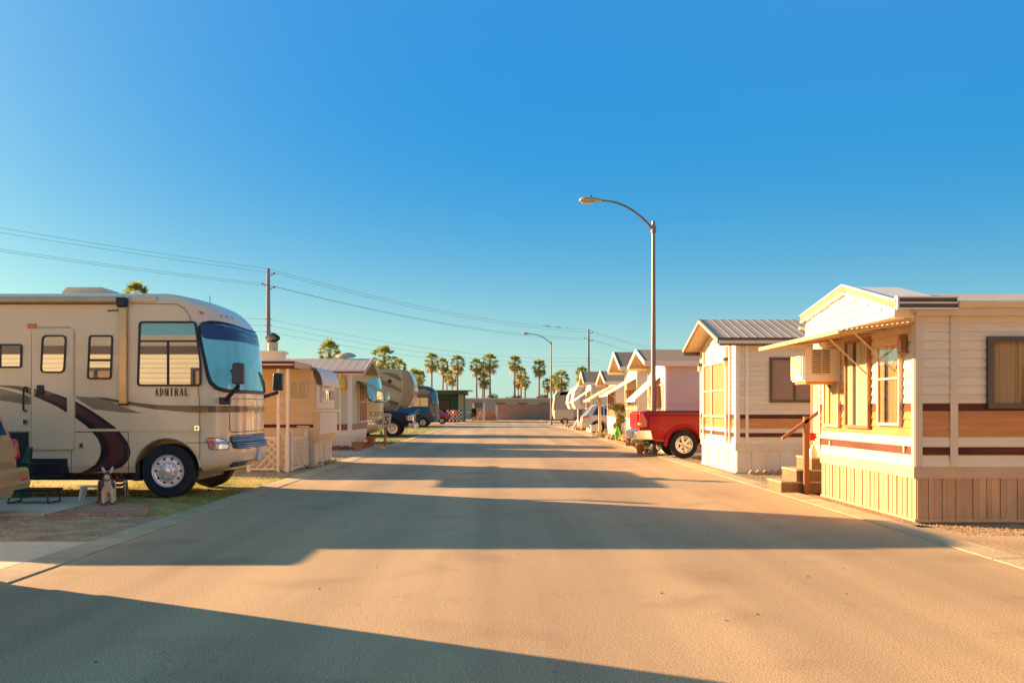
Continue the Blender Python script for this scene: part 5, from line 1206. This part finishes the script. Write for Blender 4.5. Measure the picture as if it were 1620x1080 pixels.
# dark motorhome, slate suv, red car
m3, _ = motorhome('dark brown motorhome behind the slate suv on the left', (-5.25,80.4,0), rv_brown, rv_brown, back=-9.5, wind=M('dark_windshield',(.10,.20,.20),.05,0,.2,spec=.6))
rwin(m3, [(-2.3,1.55),(-.95,1.55),(-.95,2.45),(-2.3,2.45)], -1.271, .06, .04, black_trim, mirror_glass, bars=((-1.7,-1.65,1.6,2.4),))
rwin(m3, [(-3.4,1.6),(-2.75,1.6),(-2.75,2.55),(-3.4,2.55)], -1.271, .06, .04, black_trim, mirror_glass)
MB().prism([(-5,2.75),(-1.0,2.75),(-.7,2.9),(-1.2,3.15),(-5,3.2)], 'y', -1.276, -1.271).build('swirl_decal', grey_decal, m3)
ss, sy = car('parked_suv', 'slate blue suv with red tail lights on the left lawn', 'suv', (-5.45-2.2, 75.6, 0), R(180), 4.4, 1.85,
    [(-2.2,.6),(-2.18,1.0),(-2.1,1.1),(-1.72,1.6),(-1.55,1.68),(.3,1.70),(.6,1.64),(1.2,1.1),(2.1,.98),(2.2,.7)], .36, 1.04, 1.68, .8, slate, (-1.35, 1.35), .37,
    wins=([(-1.7,1.10),(-1.05,1.08),(-1.05,1.56),(-1.5,1.54)],[(-.97,1.08),(0,1.08),(0,1.58),(-.97,1.57)],[(.08,1.08),(1.0,1.1),(.55,1.54),(.08,1.58)]))
for s in (-1,1): MB().prism(rpoly([(-2.22,.86),(-1.98,.88),(-1.96,1.08),(-2.15,1.10)], .03), 'y', s*.62, s*.94).build('tail_light', red_lens, ss, bev=.02)
g_ = MB(); g_.v = [Vector((-2.115,-.68,1.12)),Vector((-2.115,.68,1.12)),Vector((-1.73,.6,1.6)),Vector((-1.73,-.6,1.6))]; g_.f = [[0,1,2,3]]; g_.build('rear_window', car_glass, ss)
MB().prism(rpoly([(-2.28,.4),(-1.95,.36),(-1.95,.66),(-2.27,.66)], .05), 'y', -.88, .88).build('bumper', slate, ss, bev=.04)
rc, sy = car('parked_car', 'small bright red car far down the left side of the road', 'car', (-4.95-2.1, 91, 0), R(180), 4.2, 1.8,
    [(-2.1,.6),(-2.08,.98),(-1.5,1.05),(-.9,1.45),(.3,1.46),(1.0,1.02),(1.95,.9),(2.1,.65)], .34, .98, 1.45, .78, car_red, (-1.3,1.3), .32,
    wins=([(-1.3,1.03),(-.4,1.02),(-.4,1.38),(-.85,1.38)],[(-.32,1.02),(.85,1.02),(.3,1.38),(-.32,1.38)]))
for s in (-1,1): MB().box(-2.12,-2.0,*sorted((s*.6,s*.9)),.75,.92).build('tail_light', red_lens, rc, bev=.02)

# --- green patio house and the far end
gh = thing('patio_house', 'dark green patio room with square columns at the far left', 'building', (-6.5,106,0))
MB().box(-9.5,-4.6,106,110,0,3.0).build('wall', green_paint, gh, world=True)
MB().box(-9.8,-3.9,103.6,110.4,3.05,3.5).build('roof', green_paint, gh, bev=.03, world=True); MB().box(-9.8,-3.3,103.2,110.6,3.5,3.56).build('roof_edge', cream_trim, gh, world=True)
for (x,y) in ((-4.5,104),(-4.5,106.5),(-4.5,109.5),(-9.4,104)): MB().box(x-.28,x+.28,y-.28,y+.28,0,3.05).build('column', sage_paint, gh, bev=.02, world=True)
for x in (-8.9,-7.2): 
    w_ = MB().box(x,x+1.4,105.93,105.99,.9,2.5).build('window', black_trim, gh, world=True); MB().box(x+.08,x+1.32,105.9,105.925,1.0,2.4).build('pane', rv_glass, w_)
ch = thing('checkered_board', 'black and white checkered board with an orange ball in front', 'board', (X(720,99),99,0))
for i_ in range(8):
    for j_ in range(6): MB().box(-.9+i_*.2,-.7+i_*.2,0,.03,.15+j_*.2,.35+j_*.2).build('square', white_paint if (i_+j_) % 2 else black_trim, ch)
ob = thing('orange_ball', 'bright orange ball in front of the checkered board', 'ball', (X(720,98.5),98.4,.0)); MB().lathe([(.001,.75),(.18,.8),(.30,1.0),(.3,1.12),(.18,1.32),(.001,1.36)], (0,0,0), 'z', 14).build('ball', amber, ob, smooth=60); MB().tube([(0,0,0),(0,0,.78)], .03, 6).build('stake', dark_metal, ob)
bw = thing('boundary_wall', 'long red block wall closing off the far end of the road', 'wall', (2.7,122,0))
for (a, b) in ((-.7,2.7),(2.72,6.4),(6.42,30)): MB().box(a,b,122,122.2,-.05,1.98).build('wall_panel', far_brick, bw, world=True); MB().box(a-.02,b+.02,121.96,122.24,1.98,2.04).build('coping', orange_block, bw, world=True)
ow = thing('boundary_wall', 'low orange block wall left of the red wall at the road end', 'wall', (-2,119,0))
MB().box(-3.6,-.72,118.9,119.1,-.05,1.28).build('wall_panel', orange_block, ow, world=True); MB().box(-30,-4.9,118.9,119.1,-.05,1.5).build('wall_panel', stucco, ow, world=True)
for k, (px, h) in enumerate(((749,2.1),(766,2.2),(786,1.9))): 
    g = thing('gate_post', ('leftmost white gate post before the orange wall','middle white gate post before the orange wall','right white gate post where orange and red walls meet')[k], 'post', (X(px,118),118,0)); MB().box(-.12,.12,-.12,.12,0,h).build('shaft', white_paint, g, bev=.02); MB().box(-.16,.16,-.16,.16,h,h+.06).build('cap', white_paint, g)
af = thing('folding_barrier', 'white folding A frame stand before the orange wall', 'stand', (X(760,116),116,0))
for s in (-1,1): MB().tube([(s*.45,0,0),(0,0,1.15)], .05, 6).build('leg', white_paint, af)
MB().tube([(-.25,0,.5),(.25,0,.5)], .03, 6).build('crossbar', white_paint, af)
fb = thing('long_building', 'long low white building behind the wall at the road end', 'building', (0,140,0))
MB().box(-45,9,137,146,0,2.9).build('wall', stucco, fb, world=True); MB().box(-45.4,9.4,136.6,146.4,2.9,3.05).build('roof', white_paint, fb, world=True)
for k in range(9): 
    w_ = MB().box(-20+k*3.2,-18.6+k*3.2,136.95,137,1.6,2.4).build('window', rv_taupe, fb, world=True)

# ================================================================ PLANTS AND YARD ORNAMENTS (right)
def leafball(mb, c, r, n, sz, rnd, flat=1.):
    for _ in range(n):
        d = Vector((rnd.gauss(0,1), rnd.gauss(0,1), rnd.gauss(0,1))).normalized()*r*rnd.uniform(.55,1.05); d.z *= flat
        p = Vector(c)+d; a = Vector((rnd.uniform(-1,1),rnd.uniform(-1,1),rnd.uniform(-1,1))).normalized()*sz*rnd.uniform(.6,1.2); b = a.cross(Vector((rnd.uniform(-1,1),rnd.uniform(-1,1),rnd.uniform(-1,1)))).normalized()*sz*.4
        mb.v += [p-a, p+b, p+a, p-b]; k = len(mb.v)-4; mb.f.append([k,k+1,k+2,k+3])
def leafobj(name, mb, mat, parent, kind='stuff'):
    me = bpy.data.meshes.new(name); me.from_pydata(mb.v, [], mb.f); me.materials.append(mat); o = bpy.data.objects.new(name, me); COL.objects.link(o); o.parent = parent
    if kind: o['kind'] = kind
    return o
def shrub(label, x, y, blobs, mat, n=260, sz=.06, seed=1, name='shrub', stem=True):
    r_ = thing(name, label, 'shrub', (x,y,0)); rnd = random.Random(seed); mb = MB()
    for (bx,by,bz,br) in blobs: leafball(mb, (bx,by,bz), br, n, sz, rnd)
    leafobj('foliage', mb, mat, r_)
    for (bx,by,bz,br) in blobs[:3]: MB().tube([(bx*.2,by*.2,0),(bx*.8,by*.8,bz)], [.03,.012], 5).build('stem', brown_wood, r_)
    return r_
shrub('tall yellow green shrub beside the white gabled home', 5.3, 41.8, [(0,0,1.35,.26),(.1,.1,1.0,.22),(-.1,0,.7,.2),(.12,0,1.6,.2),(-.12,.1,1.55,.18),(0,0,.4,.16)], leaf_yellow, 230, .06, 2)
shrub('bright green bush at the foot of the near lamp post', 4.85, 30.9, [(0,0,.28,.26),(.28,0,.24,.22),(-.22,.05,.34,.24),(.1,.1,.5,.18)], leaf_green, 260, .05, 3)
pot('orange terracotta pot beside the bush under the pickup bumper', X(1015,30.2), 30.55, .13, .36)
shrub('dark tangled shrub between the navy truck and slate suv', X(659,72), 72, [(0,0,.6,.35),(.1,0,1.1,.3),(-.15,0,.9,.3)], leafmat('dark_leaf',(.02,.035,.015),(.05,.07,.03)), 150, .09, 4)
shrub('small spiky palm beside the green patio room', X(747,112), 112, [(0,0,.9,.5),(.2,0,1.2,.35)], leafmat('dark_leaf',(.02,.035,.015),(.05,.07,.03)), 160, .16, 5)
# bright green lizard statue: standing
lz = thing('lizard_statue', 'bright green standing lizard yard figure among the rocks', 'statue', (5.12,40.9,0), R(150)); lz.scale = (.8,.8,.8)
skin_mesh('body', [(0,0,.42),(0,.03,.62),(0,.05,.80),(0,.13,.90),(0,-.06,.26),(.09,0,.05),(-.09,0,.05),(.09,.02,.24),(-.09,.02,.24),(0,-.22,.14),(0,-.40,.05),(.12,.14,.60),(-.12,.14,.60),(.07,.03,.64),(-.07,.03,.64)],
    [(0,1),(1,2),(2,3),(0,4),(4,7),(7,5),(4,8),(8,6),(4,9),(9,10),(1,13),(13,11),(1,14),(14,12)], [.13,.11,.09,.05,.14,.05,.05,.075,.075,.07,.03,.03,.03,.04,.04], bright_green, lz)
for s in (-1,1): MB().lathe([(.001,-.02),(.025,0),(.001,.02)], (s*.06,.1,.88), 'x', 8).build('eye', black_trim, lz, smooth=60)
def rockbed(label, x0, x1, y0, y1, n, r, seed):
    r_ = thing('rock_bed', label, 'rocks', ((x0+x1)/2,(y0+y1)/2,0)); rnd = random.Random(seed)
    for k in range(n):
        q = r*rnd.uniform(.5,1.2); MB().rock((rnd.uniform(x0,x1), rnd.uniform(y0,y1), q*.5), q, .8, seed*100+k).build('stone', rock_m, r_, world=True)
    return r_
pb = thing('planter_bed', 'low timber edged bed of tan rocks by the right kerb', 'planter', (5.3,38.6,0))
for (a,b,c,d) in ((4.95,5.55,37.0,37.1),(4.95,5.55,40.2,40.3),(4.95,5.03,37.1,40.2)): MB().box(a,b,c,d,0,.14).build('edge_board', brown_wood, pb, bev=.008, world=True)
rnd = random.Random(31)
for k in range(42):
    q = rnd.uniform(.08,.20); MB().rock((rnd.uniform(5.08,5.45), rnd.uniform(37.2,40.1), .1+q*.4+rnd.random()*.12), q, .8, 300+k).build('stone', rock_m, pb, world=True)
dw = thing('driftwood_arch', 'curved weathered driftwood standing over the tan rock bed', 'driftwood', (5.35,37.5,0))
MB().tube([(-.22,0,.05),(-.20,.02,.35),(-.05,.05,.55),(.12,.03,.52),(.2,0,.3),(.22,0,.03)], [.05,.06,.065,.06,.05,.045], 8).build('trunk', M('driftwood',(.33,.19,.10),.9,0,.25,6), dw, smooth=60)
rockbed('scattered tan rocks around the pale post near the white suv', 5.3, 5.8, 44.5, 52, 26, .16, 8)
rockbed('loose rocks and pots under the far white nosed trailers', 5.3, 6.2, 64, 80, 22, .2, 9)
wb = thing('planter_box', 'small white planter box standing at the kerb by the white suv', 'planter', (5.0+.35,53.6,0))
MB().box(-.2,.2,-.2,.2,.18,.52).build('box', white_paint, wb, bev=.02); MB().box(-.23,.23,-.23,.23,.50,.56).build('rim', white_paint, wb, bev=.01)
for s in (-1,1):
    for q in (-1,1): MB().box(s*.15-.03,s*.15+.03,q*.15-.03,q*.15+.03,0,.18).build('leg', white_paint, wb)

# ================================================================ PALMS
def palm_crown(seed, dead=30):
    rnd = random.Random(seed); mb = MB(); md = MB()
    def fan(target, az, el, L, fr, n, droop, wd=.095):
        d = Vector((math.cos(az)*math.cos(el), math.sin(az)*math.cos(el), math.sin(el))); s = d.cross(Vector((0,0,1))).normalized(); u = s.cross(d).normalized()
        tw = rnd.uniform(-.7,.7); s = s*math.cos(tw)+u*math.sin(tw)
        p0 = d*.08; p1 = d*L+Vector((0,0,-droop*L*.3)); k = len(target.v)
        target.v += [p0-s*.018, p0+s*.018, p1+s*.014, p1-s*.014]; target.f.append([k,k+1,k+2,k+3])
        for j in range(n):
            a = (-1+2*j/(n-1))*R(82)+rnd.uniform(-.05,.05); dd = (d*math.cos(a)+s*math.sin(a)).normalized(); f_ = fr*rnd.uniform(.8,1.15)*(1-.2*abs(a)/1.5)
            mid = p1+dd*f_*.5+Vector((0,0,-droop*f_*.05)); tip = p1+dd*f_*.95+Vector((0,0,-droop*f_*(.35+.3*rnd.random()))); sd_ = (s*math.cos(a)-d*math.sin(a))*f_*wd; k = len(target.v)
            target.v += [p1, mid+sd_, tip, mid-sd_]; target.f.append([k,k+1,k+2,k+3])
    i = 0
    for (n_, e0, e1, L0, L1, dr) in ((12,1.0,1.45,.55,.9,.1),(16,.4,.95,.7,1.0,.35),(18,-.15,.4,.75,1.05,.8),(16,-.85,-.15,.7,1.05,1.1)):
        for _ in range(n_):
            fan(mb, i*2.399+rnd.uniform(-.35,.35), rnd.uniform(e0,e1), rnd.uniform(L0,L1), rnd.uniform(.6,.85), 9, dr); i += 1
    for i in range(dead):
        fan(md, i*2.399, rnd.uniform(-1.4,-.9), rnd.uniform(.6,1.7), rnd.uniform(.5,.75), 7, .5)
    return mb, md
CR = []
for sd_ in (11, 12, 13, 14):
    a, b = palm_crown(sd_)
    ms = []
    for nm, q, m in (('crown', a, palm_leaf), ('dead_fronds', b, palm_dead)):
        me = bpy.data.meshes.new(nm); me.from_pydata(q.v, [], q.f); me.materials.append(m); ms.append(me)
    CR.append(ms)
def palm(label, px, ytop, cw, d, k, group='palm trees beyond the park'):
    """px: crown centre, ytop: crown top row, cw: crown width in photo pixels"""
    x = X(px, d); zt = Z(ytop, d); rc_ = cw*d/F/2; s = rc_/1.22; zc = zt-1.4*s
    r_ = thing('palm_tree', label, 'palm tree', (x, d, 0), 0, group); rnd = random.Random(k*17+3); lean = rnd.uniform(-.012,.012)*zc
    MB().tube([(lean*2,0,0),(lean,0,zc*.3),(0,0,zc*.7),(0,0,zc)], [.24*s+.06,.15*s+.04,.12*s+.03,.15*s], 8).build('trunk', palm_trunk, r_, smooth=60)
    a = rnd.uniform(0,6.28)
    for me in CR[k % 4]:
        o = bpy.data.objects.new(me.name, me); COL.objects.link(o); o.parent = r_; o.location = (0,0,zc); o.scale = (s*rnd.uniform(.92,1.06), s, s*rnd.uniform(.95,1.1)); o.rotation_euler = (0,0,a)
PALMS = [(215,444,40,110,'single palm crown peeking over the tan motorhome roof'),(521,537,34,150,'bushy palm above the tan trailer roof'),(546,561,20,165,'small palm crown just behind the satellite dish'),
 (608,544,36,150,'tall palm left of the beige fifth wheel'),(631,566,24,170,'palm crown peeking over the beige fifth wheel front'),(655,582,24,180,'low palm just right of the beige fifth wheel'),(663,584,18,200,'narrow palm beside the low one by the fifth wheel'),
 (683,557,22,220,'tallest palm of the left cluster above the slate suv'),(701,565,18,230,'palm second in the left cluster'),(707,581,17,235,'short palm inside the left cluster'),(715,584,18,225,'short palm on the right of the left cluster'),(724,560,22,220,'tall palm at the right end of the left cluster'),
 (754,565,20,220,'tall palm left in the middle cluster'),(764,576,16,232,'palm hidden inside the middle cluster'),(766,588,19,225,'short shaggy palm low in the middle cluster'),(775,557,24,220,'tallest palm of the middle cluster'),
 (814,561,20,222,'tall palm left in the right cluster'),(824,579,18,232,'leafy palm inside the right cluster'),(831,592,16,225,'short palm at the right of the right cluster'),(820,594,15,236,'low palm at the foot of the right cluster'),
 (853,567,21,220,'lone tall palm left of the far street lamp'),(866,597,17,215,'low palm crown just left of the far lamp pole'),(877,590,18,205,'palm crown right of the far lamp pole'),(888,584,24,190,'wide palm over the white nosed trailers'),(922,578,22,170,'dark palm crown by the far utility pole')]
for k, (px, yt, cw, d, lab) in enumerate(PALMS): palm(lab, px, yt, cw, d, k)
# bushes and small trees behind the far building
BUSH = [(778,622,22,175,'rounded dusty bush at the foot of the middle palms'),(804,628,13,172,'dark round bush left of the right palm cluster'),(816,624,14,178,'dusty bush under the right palm cluster'),(835,630,8,176,'tiny pale bush between the palms'),(857,624,17,172,'dusty bush under the lone tall palm'),(757,631,8,176,'small bush behind the green patio room')]
for k, (px, yt, cw, d, lab) in enumerate(BUSH):
    r_ = thing('far_bush', lab, 'bush', (X(px,d),d,0), 0, 'bushes beyond the wall'); rnd = random.Random(k+50); mb = MB(); rr = cw*d/F/2; zt = Z(yt,d)
    for j in range(14): leafball(mb, (rnd.uniform(-.7,.7)*rr, rnd.uniform(-.7,.7)*rr, zt-rr*rnd.uniform(.35,1.5)), rr*rnd.uniform(.3,.5), 60, .2, rnd)
    leafobj('crown', mb, bush_m, r_); MB().tube([(0,0,0),(0,0,max(.5,zt-rr))], [.2,.1], 6).build('trunk', palm_trunk, r_)

# ================================================================ UTILITY POLES AND WIRES
PT = [(-50.2,16.,12.8),(-18.8,75.,12.8),(12.6,134.,12.9),(44,193.,12.9)]
ARMS = [(-.03,0,0),(-.60,.7,1),(-1.35,-.7,1),(-1.70,.7,1)]   # dz, lateral, arm?
dirn = Vector((31.4,59,0)).normalized(); lat = Vector((dirn.y,-dirn.x,0))
def attach(i, k):
    x, y, h = PT[i]; dz, la, _ = ARMS[k]; return Vector((x,y,h+dz))+lat*la*.9+Vector((0,0,.0 if k == 0 else .18))
LOW = [-4.1,-4.6,-5.1]
for i, lab in ((1,'wooden utility pole rising behind the turbine vent'),(2,'far wooden utility pole above the right homes')):
    x, y, h = PT[i]; r_ = thing('utility_pole', lab, 'utility pole', (x,y,0), 0, 'utility poles')
    MB().tube([(0,0,0),(0,0,h*.6),(0,0,h)], [.21,.17,.13], 10).build('pole', wood_pole, r_, smooth=60)
    for k, (dz, la, a) in enumerate(ARMS):
        if not a: continue
        e = lat*la*.9; q = MB().tube([(0,0,h+dz-.05),(e.x,e.y,h+dz+.15)], .05, 6).build('insulator_arm', galv, r_); MB().lathe([(.05,0),(.08,.03),(.05,.06),(.08,.09),(.04,.14)], (e.x,e.y,h+dz+.08), 'z', 8).build('insulator', dark_metal, q)
    for dz in LOW: MB().box(-.22,.22,-.05,.05,h+dz-.04,h+dz+.04).build('cable_clamp', galv, r_)
def wire(label, a, b, sag, r):
    pts = []
    for j in range(25):
        t = j/24; p = a.lerp(b, t); p.z -= sag*4*t*(1-t); pts.append(p)
    o = MB().tube(pts, r, 4).build('power_line', wire_m, None); tag(o, label, 'cable', 'overhead power lines'); return o
names = ('top','second','third','lowest of the upper four')
for i in range(3):
    where = ('left of the near utility pole','between the two utility poles','beyond the far utility pole')[i]
    for k in range(4): wire(f'{names[k]} overhead wire {where}', attach(i,k), attach(i+1,k), (.7,1.0,1.0)[i], .009 if i < 1 else .011)
    for k, dz in enumerate(LOW): wire(f'{("upper","middle","bottom")[k]} of the low telephone cables {where}', Vector((PT[i][0],PT[i][1],PT[i][2]+dz)), Vector((PT[i+1][0],PT[i+1][1],PT[i+1][2]+dz)), 1.1, .009)

# birds resting on the top wire between the poles
rnd = random.Random(77); wa, wb2 = attach(1,0), attach(2,0)
bird0 = None
for t in (.772,.776,.781,.785,.79,.793,.799,.804,.836,.841,.846,.853,.889):
    p = wa.lerp(wb2, t); p.z -= 1.0*4*t*(1-t)-.016
    b_ = thing('bird', 'small dark bird perched on the top wire near the far pole', 'bird', p, rnd.uniform(0,6.28), 'birds on the wire')
    rows = []
    for (xx, zz, rr) in ((-.10,.05,.008),(-.05,.065,.03),(.0,.085,.042),(.04,.11,.036),(.06,.14,.028),(.085,.15,.022),(.115,.145,.004)):
        rows.append([Vector((xx, rr*math.cos(q), zz+rr*math.sin(q))) for q in [k*math.pi/4 for k in range(8)]])
    MB().grid(rows, closed=True).build('body', black_trim, b_, smooth=60)
    MB().poly([(-.08,-.015,.055),(-.08,.015,.055),(-.19,.02,.02),(-.19,-.02,.02)]).build('tail', black_trim, b_)
    for s_ in (-1,1): MB().tube([(0,s_*.015,.06),(0,s_*.015,0)], .005, 4).build('leg', black_trim, b_)
